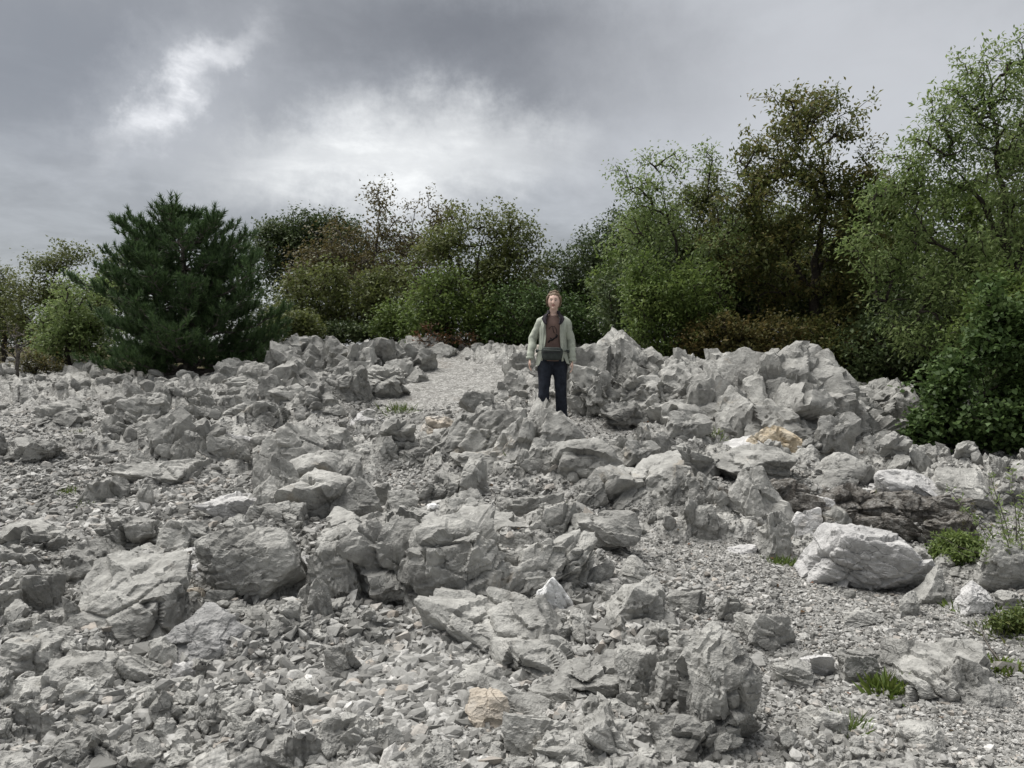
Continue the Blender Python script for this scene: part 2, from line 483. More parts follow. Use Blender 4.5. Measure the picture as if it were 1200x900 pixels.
SHAPES = {            # planes, edge sharpness, taper, bedding, facets, cracks, flutes, stretch of the facets along the rock's grain
    'block':  dict(npl=9,  k=60, taper=0.15, bed=0.032, facet=0.095, crack=0.040, flute=0.0, st=0.75),
    'slab':   dict(npl=8,  k=50, taper=0.10, bed=0.050, facet=0.065, crack=0.035, flute=0.0, st=0.6),
    'wedge':  dict(npl=7,  k=70, taper=0.50, bed=0.022, facet=0.070, crack=0.025, flute=0.0, st=0.8),
    'round':  dict(npl=16, k=20, taper=0.10, bed=0.026, facet=0.075, crack=0.035, flute=0.0, st=0.8),
    'spire':  dict(npl=9,  k=36, taper=0.50, bed=0.030, facet=0.110, crack=0.050, flute=0.025, st=0.5),
    'karst':  dict(npl=10, k=36, taper=0.14, bed=0.045, facet=0.150, crack=0.065, flute=0.030, st=0.5),
    'crag':   dict(npl=9,  k=30, taper=0.20, bed=0.055, facet=0.230, crack=0.110, flute=0.030, st=0.38),
    'layer':  dict(npl=8,  k=40, taper=0.15, bed=0.100, facet=0.060, crack=0.040, flute=0.0, st=0.6),
}

def rock_np(seed, dims, level, shape='block', bed=None, shear=(0, 0), rough=1.0, off=None):
    """rock of full extents dims, base at z=0, centred on x=y=0"""
    S = SHAPES[shape]
    rs = np.random.RandomState(seed)
    d, f = ICO[level]
    n = rs.normal(size=(S['npl'], 3)); n /= np.linalg.norm(n, axis=1)[:, None]
    ax = np.array([[1, 0, 0], [-1, 0, 0], [0, 1, 0], [0, -1, 0], [0, 0, 1], [0, 0, -1]]) + rs.normal(size=(6, 3)) * 0.32
    ax /= np.linalg.norm(ax, axis=1)[:, None]
    n = np.concatenate([n, ax]); h = np.concatenate([rs.uniform(0.62, 1.0, S['npl']), rs.uniform(0.66, 0.9, 6)])
    q = np.maximum(d @ n.T / h, 0)
    mx = q.max(1)
    rad = 1.0 / (mx * ((q / mx[:, None]) ** S['k']).sum(1) ** (1.0 / S['k']))
    p = d * rad[:, None]
    dims = np.asarray(dims, float)
    def fit(p):
        lo, hi = p.min(0), p.max(0)
        return (p - (lo + hi) / 2) / (hi - lo) * dims
    p = fit(p)
    t01 = (p[:, 2] / dims[2] + 0.5)
    tp = 1 - S['taper'] * np.clip(t01, 0, 1) ** 1.3
    lean = rs.uniform(-0.12, 0.12, 2) + np.array(shear)
    p[:, 0] = p[:, 0] * tp + lean[0] * p[:, 2]; p[:, 1] = p[:, 1] * tp + lean[1] * p[:, 2]
    s = float(np.sort(dims)[1] * 0.6 + dims.mean() * 0.4)
    if level >= 2:
        o = rs.uniform(-50, 50, 3) if off is None else np.asarray(off)
        nrm = p / (dims / 2) ** 2; nrm /= np.linalg.norm(nrm, axis=1)[:, None] + 1e-9
        if bed is None:
            bd = np.array([0.45, -0.25, 0.85]) + rs.normal(size=3) * 0.3
        else: bd = np.asarray(bed, float)
        bd /= np.linalg.norm(bd)
        w = np.stack([vnoise(p / s * 2.2 + o, 1), vnoise(p / s * 2.2 + o + 9, 2), vnoise(p / s * 2.2 + o - 7, 3)], 1)
        P = p / s + o
        disp = 0.03 * fbm(P * 1.6, 3, 31)
        # the fracture blocks are drawn out along the grain, which lies near the bedding and steepens upwards
        gr = np.cross(bd, np.array([0.3, 1.0, 0.0])); gr = gr / np.linalg.norm(gr) if shape not in ('crag', 'karst', 'spire') else np.array([rs.uniform(-.5, .5), rs.uniform(-.3, .3), 1.0]) / 1.15
        Pg = P + 0.05 * w; al = Pg @ gr
        Pg = Pg - (al * (1 - S['st']))[:, None] * gr
        v1, a1, b1, r1 = cells(Pg * 2.3, 51)
        v2, a2, b2, r2 = cells(Pg * 6.1, 52)
        disp = disp + S['facet'] * v1 + 0.26 * S['facet'] * v2
        e1 = np.clip((b1 - a1) / 0.10, 0, 1)
        crm = sstep(-0.1, 0.25, vnoise(P * 1.3 + 3.3, 66))
        disp = disp - S['crack'] * (1 - e1) * crm
        sb = (P @ bd) * 5.5 + 0.22 * w[:, 0] + 0.2 * vnoise(P * 9, 9)
        li = np.floor(sb); fr = sb - li
        lay = _hash(li.astype(np.int64), np.zeros_like(li, dtype=np.int64), np.zeros_like(li, dtype=np.int64), seed & 1023) - 0.5
        disp = disp + S['bed'] * (lay * 1.3 - 0.8 * np.exp(-((fr - 0.5) ** 2) / 0.006) * sstep(-0.2, 0.3, vnoise(P * 1.7, 8)))
        if S['flute'] > 0:
            ang = np.arctan2(p[:, 1], p[:, 0]); rr = np.stack([np.cos(ang) * 3.2, np.sin(ang) * 3.2, P[:, 2] * 0.55], 1) + o
            fl = 1 - 2 * np.abs(vnoise(rr * 1.5 + 0.35 * w, 17)); fl2 = 1 - 2 * np.abs(vnoise(rr * 3.7 + 0.3 * w, 18))
            disp = disp + S['flute'] * (0.7 * fl + 0.45 * fl2) * (1 - 0.85 * np.clip(t01, 0, 1) ** 2)
        disp = disp + 0.016 * rough * fbm(P * 9, 3, 71, 0.6, True) + (0.006 * rough * fbm(P * 34, 2, 72) if level >= 4 else 0)
        p = p + nrm * (disp * s)[:, None]
    p = fit(p)
    p[:, 2] += dims[2] / 2
    return p, f

def level_for(px):
    return 5 if px > 106 else 4 if px > 36 else 3 if px > 14 else 2

ROCK_FOOT = []     # (x, y, r) of the placed rocks, so that loose stones do not float inside them

def place_from_pixels(cx, ytop, ybot, w, depth=0.8, sink=0.28):
    w = w * 1.13; ytop = ytop - 0.05 * (ybot - ytop)
    g = ground_hit(cx, ybot)
    W = w / FPX * g[1]
    for _ in range(3):
        D = W * depth
        yc = g[1] + D * 0.45
        dr = pix_dir(cx, ybot)
        x = pix_dir(cx, ytop)[0] / pix_dir(cx, ytop)[1] * yc
        gz = float(h_coarse(x, yc)[0])
        dt = pix_dir(cx, ytop)
        zt = CAMH + dt[2] / dt[1] * yc
        W = w / FPX * yc
    H = max(zt - gz, 0.03)
    base = min(gz, g[2]) - sink * H - 0.02
    return x, yc, base, W, D, zt - base

RS = np.random.RandomState(7)
def boulder(name, label, cx, ytop, ybot, w, shape='block', depth=0.8, mat=None, bed=None, shear=(0, 0), seed=None, rough=1.0, cat='rock', parent=None, group=None, lev=None, sink=0.28):
    seed = seed if seed is not None else int(cx * 71 + ytop * 131 + w * 37 + 5)
    x, y, z, W, D, H = place_from_pixels(cx, ytop, ybot, w, depth, sink)
    lv = lev if lev is not None else level_for(max(w, ybot - ytop))
    p, f = rock_np(seed, (W, D, H), lv, shape, bed, shear, rough)
    me = mesh_np(name, p, f, mat or (M_ROCK if y < 9.5 else M_ROCK_FAR), True, 22)
    ROCK_FOOT.append((x, y, min(W, D) * 0.42))
    if parent is not None:
        o = link(name, me, parent, (x - parent.location.x, y - parent.location.y, z - parent.location.z))
    else:
        o = link(name, me, None, (x, y, z)); tag(o, label, cat, group)
    return o

def outcrop(name, label, blocks, base_pix, cat='rock outcrop', bed=None, mat=None):
    g = ground_hit(*base_pix)
    e = empty(name, tuple(g), label, cat)
    for bk in blocks:
        kw = dict(bk[5]) if len(bk) > 5 else {}
        if name == 'rock_outcrop': bk = (bk[0], bk[1], bk[2], bk[3] * 1.14, bk[4])
        if name == 'rock_ridge': bk = (bk[0], bk[1], bk[2], bk[3] * 1.3, bk[4]); kw.setdefault('lev', 4 if bk[3] > 60 else 3)
        boulder('block', None, bk[0], bk[1], bk[2], bk[3], bk[4], parent=e, bed=kw.pop('bed', bed), mat=kw.pop('mat', mat), **kw)
    return e

# ---- outcrops of bedrock: (centre px, top, bottom, width, shape)
outcrop('rock_outcrop', 'long cracked grey bedrock rib crossing the middle of the rubble', [
    (398, 622, 714, 56, 'karst', dict(depth=0.9)), (462, 612, 718, 100, 'crag', dict(depth=0.6, lev=5)), (540, 598, 722, 120, 'crag', dict(depth=0.6, lev=5)), (500, 596, 690, 190, 'crag', dict(depth=0.5, lev=5)),
    (612, 630, 712, 140, 'crag', dict(depth=0.55, shear=(0.3, 0.0), lev=5)), (655, 640, 690, 70, 'wedge'), (690, 655, 690, 46, 'wedge'),
    (430, 600, 660, 90, 'layer', dict(depth=1.0)), (508, 640, 722, 70, 'block', dict(depth=0.6)), (590, 600, 645, 120, 'layer', dict(depth=0.9)),
    (645, 588, 640, 50, 'slab'), (575, 665, 722, 70, 'block')], (530, 718), bed=(-0.35, -0.3, 0.85))
outcrop('rock_outcrop', 'stepped slabs tilting down below the cracked rib beside the white stone', [
    (545, 700, 768, 92, 'layer', dict(depth=0.8, shear=(-0.2, 0))), (620, 706, 775, 75, 'wedge', dict(shear=(-0.25, 0))), (590, 690, 745, 70, 'block'),
    (620, 745, 802, 90, 'block'), (598, 798, 845, 78, 'block', dict(depth=0.7)), (560, 780, 815, 60, 'layer')], (600, 800))
outcrop('rock_outcrop', 'pitted grey rock tower standing over the dark gravel, split down its side', [
    (846, 742, 893, 84, 'karst', dict(depth=0.9, seed=501)), (800, 757, 842, 62, 'karst', dict(seed=502)), (822, 738, 800, 60, 'karst'),
    (812, 835, 905, 86, 'karst', dict(depth=0.7)), (860, 760, 830, 40, 'spire')], (840, 885))
outcrop('rock_outcrop', 'squared grey block and upright slabs beside the rock tower', [
    (692, 768, 822, 80, 'block', dict(depth=0.9, seed=44)), (748, 760, 828, 42, 'slab', dict(depth=0.8)), (772, 762, 800, 36, 'wedge'), (722, 838, 905, 78, 'block'),
    (768, 832, 872, 58, 'wedge'), (650, 800, 832, 50, 'slab')], (720, 820))
outcrop('rock_outcrop', 'heap of stacked grey boulders fused on the slope above the layered boulder', [
    (350, 496, 560, 62, 'round', dict(depth=1.0)), (330, 535, 606, 62, 'karst', dict(depth=0.9)), (385, 553, 615, 84, 'block', dict(depth=0.8)), (398, 500, 545, 44, 'block'),
    (372, 530, 580, 80, 'layer', dict(depth=1.0)), (420, 560, 612, 46, 'wedge'), (305, 560, 612, 40, 'spire')], (370, 608))
outcrop('rock_outcrop', 'fluted grey rock wall in front of the standing woman', [
    (634, 470, 556, 84, 'spire', dict(depth=0.7, seed=61)), (570, 482, 548, 88, 'karst', dict(depth=0.7)), (540, 486, 546, 52, 'karst'), (605, 492, 556, 50, 'karst'),
    (585, 520, 556, 90, 'block'), (650, 500, 552, 44, 'wedge')], (600, 552))
outcrop('rock_outcrop', 'thin upturned slabs leaning together by the stony ledge', [
    (765, 533, 596, 58, 'layer', dict(shear=(0.35, 0))), (722, 548, 600, 66, 'layer', dict(shear=(0.3, 0))), (742, 560, 604, 60, 'slab', dict(shear=(0.3, 0))),
    (692, 558, 598, 32, 'block'), (806, 548, 606, 26, 'slab'), (828, 556, 600, 24, 'slab'), (790, 560, 610, 22, 'spire')], (745, 600), bed=(-0.6, -0.2, 0.6))
outcrop('rock_ridge', 'tall weathered limestone ridge of jagged crags in front of the trees', [
    (735, 386, 476, 62, 'spire', dict(depth=1.0, seed=71)), (722, 405, 482, 92, 'crag', dict(depth=0.8, lev=5)), (785, 424, 500, 100, 'crag', dict(depth=0.7, lev=5)),
    (850, 411, 512, 112, 'crag', dict(depth=0.7, lev=5)), (918, 408, 530, 118, 'crag', dict(depth=0.7, lev=5)), (985, 452, 530, 96, 'crag', dict(depth=0.7, lev=5)), (1035, 446, 512, 90, 'crag', dict(depth=0.8, lev=5)), (720, 415, 478, 80, 'crag', dict(depth=1.2)), (757, 425, 486, 50, 'crag'), (700, 430, 492, 50, 'crag'),
    (808, 411, 492, 58, 'crag', dict(depth=1.1)), (775, 445, 500, 60, 'crag'), (850, 412, 500, 70, 'crag', dict(depth=1.1)), (832, 440, 512, 62, 'crag'),
    (885, 405, 515, 76, 'crag', dict(depth=1.1)), (928, 413, 520, 62, 'crag', dict(depth=1.1)), (900, 440, 532, 100, 'crag', dict(depth=0.9)), (955, 430, 532, 66, 'crag'),
    (870, 455, 525, 56, 'crag'), (975, 450, 530, 60, 'crag'), (930, 470, 536, 86, 'crag', dict(depth=0.7)), (800, 465, 512, 72, 'crag'), (745, 470, 506, 60, 'crag'),
    (842, 478, 520, 60, 'block'), (990, 465, 528, 56, 'crag'), (1020, 445, 505, 62, 'crag'), (1052, 452, 505, 50, 'crag'), (1012, 486, 530, 76, 'crag'),
    (1065, 490, 530, 70, 'crag'), (1100, 504, 532, 56, 'crag'), (680, 410, 474, 44, 'crag'), (690, 440, 484, 40, 'crag'), (770, 420, 470, 36, 'crag'),
    (906, 500, 541, 50, 'block', dict(mat=M_ROCK_OCHRE, depth=0.5, sink=0.1)), (878, 512, 540, 44, 'block', dict(mat=M_ROCK_PALE))], (880, 520), bed=(0.75, -0.3, 0.55))
outcrop('rock_ridge', 'low grey crest of pitted rocks between the pine and the bare path', [
    (352, 392, 438, 46, 'crag'), (385, 396, 446, 48, 'crag'), (420, 400, 450, 46, 'crag'), (452, 398, 446, 42, 'crag'), (478, 404, 440, 46, 'crag'), (330, 402, 446, 40, 'crag'),
    (366, 448, 494, 46, 'crag', dict(seed=91)), (402, 430, 478, 50, 'crag'), (440, 428, 470, 56, 'crag'), (322, 440, 484, 44, 'crag'), (345, 420, 466, 44, 'crag'), (300, 425, 462, 48, 'crag'),
    (498, 394, 416, 34, 'block'), (514, 402, 420, 30, 'round'), (465, 420, 452, 52, 'crag'), (310, 396, 424, 44, 'crag'), (282, 420, 450, 44, 'crag')], (400, 450))
outcrop('rock_outcrop', 'ribbed low bedrock slab with parallel grooves beside green moss', [
    (1090, 752, 826, 96, 'layer', dict(depth=1.3, sink=0.6)), (1062, 748, 800, 46, 'layer', dict(depth=1.4)), (1122, 765, 826, 36, 'layer', dict(depth=1.4))], (1090, 820), bed=(0.85, 0.15, 0.35))
outcrop('rock_shards', 'fan of thin upright rock shards beside the fissured knob', [
    (293 + 8 * i, 838 + (i * 7) % 11, 884 - abs(i - 3) * 2, 11, 'slab', dict(depth=3.0, shear=(-0.45 + 0.14 * i, 0.1), lev=3)) for i in range(7)], (318, 880), cat='rock')
outcrop('stone_bank', 'undercut bank of brown soil and small stones under the ledge boulders', [
    (905, 562, 612, 90, 'karst', dict(mat=M_SOIL, depth=0.6)), (985, 568, 616, 120, 'karst', dict(mat=M_SOIL, depth=0.6)), (1062, 576, 618, 110, 'karst', dict(mat=M_SOIL, depth=0.6)),
    (1010, 600, 640, 150, 'karst', dict(mat=M_SOIL, depth=0.4)), (845, 572, 606, 50, 'karst', dict(mat=M_SOIL, depth=0.5)), (1110, 600, 640, 70, 'karst', dict(mat=M_SOIL, depth=0.5))], (980, 612), cat='bank')

# ---- single boulders: name, label, centre px, top, bottom, width, shape, extra
BOULDERS = [
    ('rock', 'low bedrock hump at the near end of the pebbles, left of the furrowed knob', 232, 858, 910, 90, 'karst', dict(depth=0.7)),
    ('rock', 'cracked bedrock hump among the nearest pebbles behind the rough dark rock', 432, 842, 900, 74, 'karst', dict(depth=0.8)),
    ('rock', 'sloping bedrock slab between the tan stone and the squared block', 632, 832, 890, 80, 'layer', dict(depth=0.8)),
    ('rock', 'broken bedrock step under the squared grey block', 665, 862, 912, 90, 'block', dict(depth=0.7)),
    ('rock', 'low grey rock rising from gravel left of the blocky boulder', 12, 640, 684, 60, 'karst', {}),
    ('rock', 'grey bedrock hump behind the dark squared boulder', 110, 632, 668, 70, 'layer', {}),
    ('rock', 'furrowed bedrock back under the flat white-topped slab', 325, 590, 630, 60, 'karst', {}),
    ('rock', 'jagged bedrock back behind the heap of stacked boulders', 300, 470, 506, 64, 'karst', {}),
    ('rock', 'jagged rock between the pine and the tall split rock', 170, 462, 500, 60, 'karst', {}),
    ('rock', 'rough bedrock back on the open slope under the pine', 70, 470, 502, 66, 'karst', {}),
    ('rock', 'grey rock back beside the pointed dark slab', 40, 512, 545, 60, 'karst', {}),
    ('rock', 'long low bedrock back on the left slope', 190, 540, 572, 80, 'layer', {}),
    ('rock', 'fissured rock knob above the pale cap-shaped boulder', 250, 462, 496, 50, 'karst', {}),
    ('rock', 'broken rock beside the small gravel terrace', 440, 512, 548, 46, 'karst', {}),
    ('rock', 'long grey rock shelf above the slanting boulder', 700, 600, 648, 90, 'layer', dict(depth=0.7)),
    ('rock', 'cracked rock shelf between the whale-backed boulder and the rib', 655, 590, 632, 60, 'block', {}),
    ('rock', 'half-sunk grey rock on the gravel behind the rock tower', 800, 690, 722, 50, 'karst', {}),
    ('rock', 'flat grey rock on the gravel near the fallen corner block', 1010, 716, 738, 50, 'slab', {}),
    ('rock', 'low grey rock beside the bright moss patch', 1150, 800, 836, 56, 'round', {}),
    ('rock', 'rounded grey rock at the gravel edge below the ribbed slab', 1075, 850, 890, 60, 'round', {}),
    ('boulder', 'big dark squared boulder with a flat pale top, split by a diagonal crack', 156, 661, 760, 128, 'block', dict(depth=0.9, seed=3, shear=(0.12, 0.1))),
    ('flat_stone', 'narrow rounded stone leaning on the big dark squared boulder', 88, 700, 756, 30, 'slab', {}),
    ('boulder', 'blocky grey boulder touching the narrow leaning stone', 48, 672, 728, 50, 'block', {}),
    ('boulder', 'large pale boulder with slanting layers resting on smaller stones', 304, 612, 720, 122, 'round', dict(depth=0.8, seed=14, bed=(-0.45, -0.2, 0.8), sink=0.05)),
    ('stone', 'smooth pale stone, upper of two rounded stones beside the layered boulder', 222, 644, 672, 52, 'round', dict(mat=M_ROCK_PALE)),
    ('stone', 'rounded striped stone, lower of two beside the layered boulder', 226, 662, 694, 40, 'round', dict(mat=M_ROCK_PALE)),
    ('stone', 'pinkish squared stone under the two rounded stones', 230, 686, 712, 32, 'block', dict(mat=M_ROCK_WARM)),
    ('stone', 'grey stone wedged under the lower edge of the layered boulder', 258, 690, 728, 36, 'round', {}),
    ('boulder', 'dark sharp-edged wedge of rock lying flat in front of the layered boulder', 257, 716, 784, 112, 'wedge', dict(depth=0.7, mat=M_ROCK_DARK, seed=22)),
    ('boulder', 'broad grey boulder with a stained corner beside the low mossy slab', 30, 748, 814, 70, 'block', dict(depth=0.9)),
    ('flat_rock', 'low long bedrock slab with a grass tuft on it', 126, 762, 818, 134, 'layer', dict(depth=0.6, sink=0.5)),
    ('flat_rock', 'low domed grey slab ringed by pale pebbles', 178, 807, 842, 78, 'round', dict(depth=0.7)),
    ('stone', 'small pale-tipped block in the scree below the dark wedge', 216, 775, 800, 30, 'block', dict(mat=M_ROCK_PALE)),
    ('stone', 'upright flat stone standing in the pebbles under the domed slab', 258, 812, 856, 36, 'slab', {}),
    ('stone', 'broad flat-topped stone beside the upright pebble-field stone', 182, 830, 854, 38, 'block', {}),
    ('rock', 'jagged dark rock with deep furrows at the edge of the pebbles', 105, 848, 905, 90, 'karst', {}),
    ('rock', 'fissured bedrock knob beside a fan of thin shards', 385, 838, 905, 80, 'karst', {}),
    ('rock', 'small rough rock above the fan of thin shards', 355, 800, 838, 42, 'block', {}),
    ('rock', 'fluted stub of rock with three upright ribs under the cracked rib', 378, 680, 742, 34, 'spire', dict(mat=M_ROCK)),
    ('stone', 'short squared stone standing in the gap beside the fluted stub', 354, 686, 722, 20, 'block', {}),
    ('stone', 'dark stone tucked in the hollow between layered boulder and cracked rib', 364, 655, 694, 32, 'block', dict(mat=M_ROCK_DARK)),
    ('rock', 'low rounded bedrock hump on the blue-grey gravel', 42, 612, 652, 82, 'karst', {}),
    ('rock', 'split grey rock with stepped cracks beside the gravel patch', 160, 604, 654, 74, 'karst', {}),
    ('rock', 'broken grey rock behind the two rounded stones', 218, 608, 656, 66, 'karst', {}),
    ('stone', 'square stone block propping the flat white-topped slab', 280, 604, 642, 38, 'block', {}),
    ('flat_rock', 'flat white-topped slab with a dark side face', 272, 580, 613, 68, 'slab', dict(mat=M_ROCK_PALE)),
    ('stone', 'plain grey slab leaning against the heap of stacked boulders', 440, 565, 594, 34, 'slab', {}),
    ('stone', 'bright white stone with a grey underside nestled below the cracked rib', 655, 676, 730, 50, 'round', dict(mat=M_ROCK_WHITE, seed=34)),
    ('boulder', 'smooth slanting grey boulder beside the bright white stone', 732, 678, 748, 80, 'wedge', dict(depth=0.8, shear=(0.15, 0))),
    ('stone', 'tan stained stone lying on the pebbles', 571, 814, 859, 48, 'wedge', dict(mat=M_ROCK_WARM)),
    ('boulder', 'large pale pitted boulder with a broken-off corner on the right gravel', 1012, 617, 700, 128, 'round', dict(depth=0.8, mat=M_ROCK_PALE, seed=18)),
    ('boulder', 'cracked corner block fallen from the large pale pitted boulder', 1076, 640, 688, 46, 'block', {}),
    ('rock', 'leaning grey stone next to the fallen corner block', 1088, 664, 710, 48, 'wedge', {}),
    ('stone', 'white-faced low stone edged with moss', 1140, 684, 724, 42, 'round', dict(mat=M_ROCK_PALE)),
    ('stone', 'small upright stone under the large pale pitted boulder', 1064, 694, 724, 24, 'block', {}),
    ('boulder', 'grey boulder half hidden behind the thin-stemmed shrub', 1178, 632, 696, 60, 'round', {}),
    ('boulder', 'pyramid-shaped grey boulder standing before the soil bank', 888, 549, 626, 70, 'spire', dict(depth=0.8, seed=27)),
    ('stone', 'standing stone in front of the pyramid-shaped boulder', 912, 600, 656, 44, 'block', dict(seed=9)),
    ('stone', 'rounded stone at the foot of the soil bank, larger of a pair', 826, 592, 634, 34, 'round', {}),
    ('stone', 'smaller stone of the pair at the foot of the soil bank', 842, 604, 634, 22, 'round', {}),
    ('rock', 'pale jagged stone lying on the soil bank', 962, 582, 612, 46, 'block', dict(mat=M_ROCK_PALE)),
    ('rock', 'small pale stone between pyramid boulder and bank', 942, 596, 638, 36, 'block', dict(mat=M_ROCK_PALE)),
    ('boulder', 'broad ledge boulder at the end of the upturned slabs', 816, 521, 564, 68, 'block', dict(depth=0.9)),
    ('boulder', 'long grey ledge slab under the ochre scar', 885, 526, 572, 104, 'layer', dict(depth=0.7)),
    ('boulder', 'mound-shaped grey boulder on the ledge with yellowish top', 988, 534, 574, 76, 'round', dict(depth=0.8)),
    ('boulder', 'pale domed boulder on the ledge, smooth-topped', 1062, 551, 588, 76, 'round', dict(depth=0.7, mat=M_ROCK_PALE)),
    ('boulder', 'sharp-cornered ledge boulder with a dark hollow face', 1132, 552, 602, 74, 'block', dict(depth=0.8)),
    ('boulder', 'whale-backed smooth boulder right of the fluted rock wall', 686, 515, 574, 74, 'round', dict(depth=0.8, shear=(0.2, 0))),
    ('stone', 'upright tooth-like stone below the fluted rock wall', 553, 534, 586, 38, 'wedge', {}),
    ('flat_rock', 'low rock split in two by a dark cleft', 620, 575, 622, 72, 'block', dict(depth=0.7)),
    ('stone', 'stubby grey stone on the small gravel terrace', 488, 524, 547, 38, 'block', {}),
    ('rock', 'short jagged rock beside the tooth-like stone', 515, 555, 590, 44, 'karst', {}),
    ('rock', 'fractured grey rock at the edge of the small terrace', 508, 508, 544, 46, 'block', {}),
    ('boulder', 'pale cap-shaped boulder with a shadowed foot on the left slope', 286, 507, 542, 56, 'wedge', dict(mat=M_ROCK_PALE)),
    ('rock', 'tall split rock behind the pale cap-shaped boulder', 226, 505, 552, 40, 'karst', {}),
    ('rock', 'flat-faced squat rock with moss at its foot on the left gravel', 112, 562, 592, 34, 'block', {}),
    ('stone', 'small upright rock standing on the left gravel', 170, 568, 594, 20, 'block', {}),
    ('rock', 'twin grey rock behind the squat rock with moss', 136, 558, 586, 28, 'block', {}),
    ('flat_stone', 'thin pale plate of rock propped over a dark hollow', 432, 480, 505, 42, 'wedge', dict(mat=M_ROCK_PALE)),
    ('flat_stone', 'brownish flat stone beside the fluted rock wall', 514, 488, 510, 40, 'slab', dict(mat=M_ROCK_WARM)),
    ('rock', 'pointed dark slab on the slope under the pine', 122, 486, 518, 42, 'wedge', {}),
    ('stone', 'yellowish-white stone in the rubble below the pine', 210, 478, 492, 26, 'round', dict(mat=M_ROCK_WARM)),
    ('flat_rock', 'squared pale block in the gravel below the big pitted boulder', 962, 764, 798, 42, 'block', dict(mat=M_ROCK_PALE)),
    ('flat_rock', 'dark squared block next to the ribbed bedrock slab', 1006, 762, 802, 48, 'block', {}),
    ('flat_rock', 'low stepped block half sunk in the gravel', 930, 774, 808, 46, 'slab', {}),
    ('flat_rock', 'half-buried rounded rock with a green tuft beside it', 962, 826, 868, 52, 'round', {}),
    ('rock', 'small ledge of stepped grey rock above the dark gravel', 898, 716, 764, 60, 'layer', {}),
    ('rock', 'knobbly rock ledge behind the rock tower', 862, 700, 735, 44, 'karst', {}),
    ('stone', 'cream-coloured stone on the reddish gravel', 711, 662, 684, 14, 'round', dict(mat=M_ROCK_WARM)),
    ('stone', 'pale stone lying flat on the right gravel under the pyramid boulder', 868, 638, 650, 32, 'slab', dict(mat=M_ROCK_PALE)),
    ('stone', 'white stone in the hollow behind the cracked rib', 506, 590, 604, 20, 'round', dict(mat=M_ROCK_WHITE)),
    ('rock', 'flat-topped rock block above the cracked rib', 470, 575, 606, 40, 'block', {}),
    ('rock', 'crumbled rock with vertical seams behind the rib', 545, 575, 612, 60, 'layer', {}),
    ('rock', 'sloping grey rock by the right-hand gravel, above the slanting boulder', 745, 655, 688, 44, 'wedge', {}),
    ('boulder', 'furrowed rock at the near left edge of the pebble field', 12, 880, 915, 70, 'karst', {}),
    ('rock', 'rough low rock among the nearest pebbles', 330, 872, 912, 60, 'block', {}),
    ('rock', 'rough dark rock in front of the tan stained stone', 505, 872, 915, 70, 'karst', {}),
    ('rock', 'small jagged rock beside the standing shard', 300, 838, 866, 36, 'layer', dict(bed=(0.8, 0.1, 0.3))),
    ('rock', 'broken slab at the lower edge of the stepped slabs', 402, 752, 800, 42, 'slab', dict(shear=(-0.2, 0))),
    ('rock', 'sloping bedrock shelf behind the squared boulder', 190, 640, 672, 70, 'layer', {}),
    ('rock', 'small dark rock left of the blocky boulder', 8, 690, 735, 40, 'block', {}),
    ('rock', 'whitish rubble block on the low pile behind the woman', 628, 405, 428, 30, 'block', dict(mat=M_ROCK_WARM)),
    ('rock', 'grey block in the low pile behind the woman', 608, 412, 446, 36, 'block', {}),
    ('rock', 'grey block with flat top beside the dark trousers of the woman', 606, 432, 468, 34, 'block', {}),
]
for nm, lb, cx, yt, yb, w, sh, kw in BOULDERS:
    boulder(nm, lb, cx, yt, yb, w, sh, **kw)
def px_at(px, D): return (px - 600) / FPX * D
ANCHORS = [('cracked bedrock rib', 530, 718), ('cracked bedrock rib', 430, 716), ('pitted rock tower', 845, 888), ('large layered boulder', 304, 718), ('big dark squared boulder', 156, 758),
           ('dark sharp-edged wedge', 257, 782), ('low domed slab', 178, 840), ('low long bedrock slab', 126, 816), ('broad stained boulder', 30, 812), ('heap of stacked boulders', 370, 612), ('fluted rock wall', 600, 552),
           ('thin upturned slabs', 745, 602), ('pyramid-shaped boulder', 888, 625), ('large pale pitted boulder', 1012, 702), ('brown soil bank', 1040, 616), ('jagged ridge', 720, 486), ('jagged ridge', 800, 512),
           ('jagged ridge', 900, 534), ('jagged ridge', 1000, 532), ('tan stained stone', 571, 858), ('bright white stone', 653, 722), ('ribbed bedrock slab', 1090, 826), ('squared grey block', 692, 822),
           ('tooth-like stone', 553, 586), ('pale cap-shaped boulder', 286, 542), ('squat rock with moss', 112, 592), ('split stepped rock', 160, 654), ('low pitted crest', 400, 462), ('low pitted crest', 330, 476),
           ('dark pine', 212, 444), ('standing woman', 646, 500), ('smooth slanting boulder', 732, 748), ('fan of thin shards', 320, 872), ('fissured bedrock knob', 385, 900), ('furrowed dark rock', 105, 900),
           ('half-buried rounded rock', 962, 868), ('dark squared gravel block', 1006, 802), ('white-faced mossy stone', 1140, 724), ('whale-backed boulder', 686, 574), ('broken slab below the rib', 402, 800)]
ANCHOR_XY = None
def near_anchor(x, y):
    global ANCHOR_XY
    if ANCHOR_XY is None: ANCHOR_XY = np.array([ground_hit(a[1], a[2])[:2] for a in ANCHORS])
    d = np.linalg.norm(ANCHOR_XY - np.array([x, y]), axis=1); k = int(np.argmin(d))
    return ('beside the ' if d[k] < 0.45 else 'near the ') + ANCHORS[k][0]

# ------------------------------------------------------------------ loose rocks and stones
def inside_rock(x, y, k=1.0):
    F = np.array(ROCK_FOOT)
    return (((F[:, 0][None] - x[:, None]) ** 2 + (F[:, 1][None] - y[:, None]) ** 2) < (k * F[:, 2][None]) ** 2).any(1)

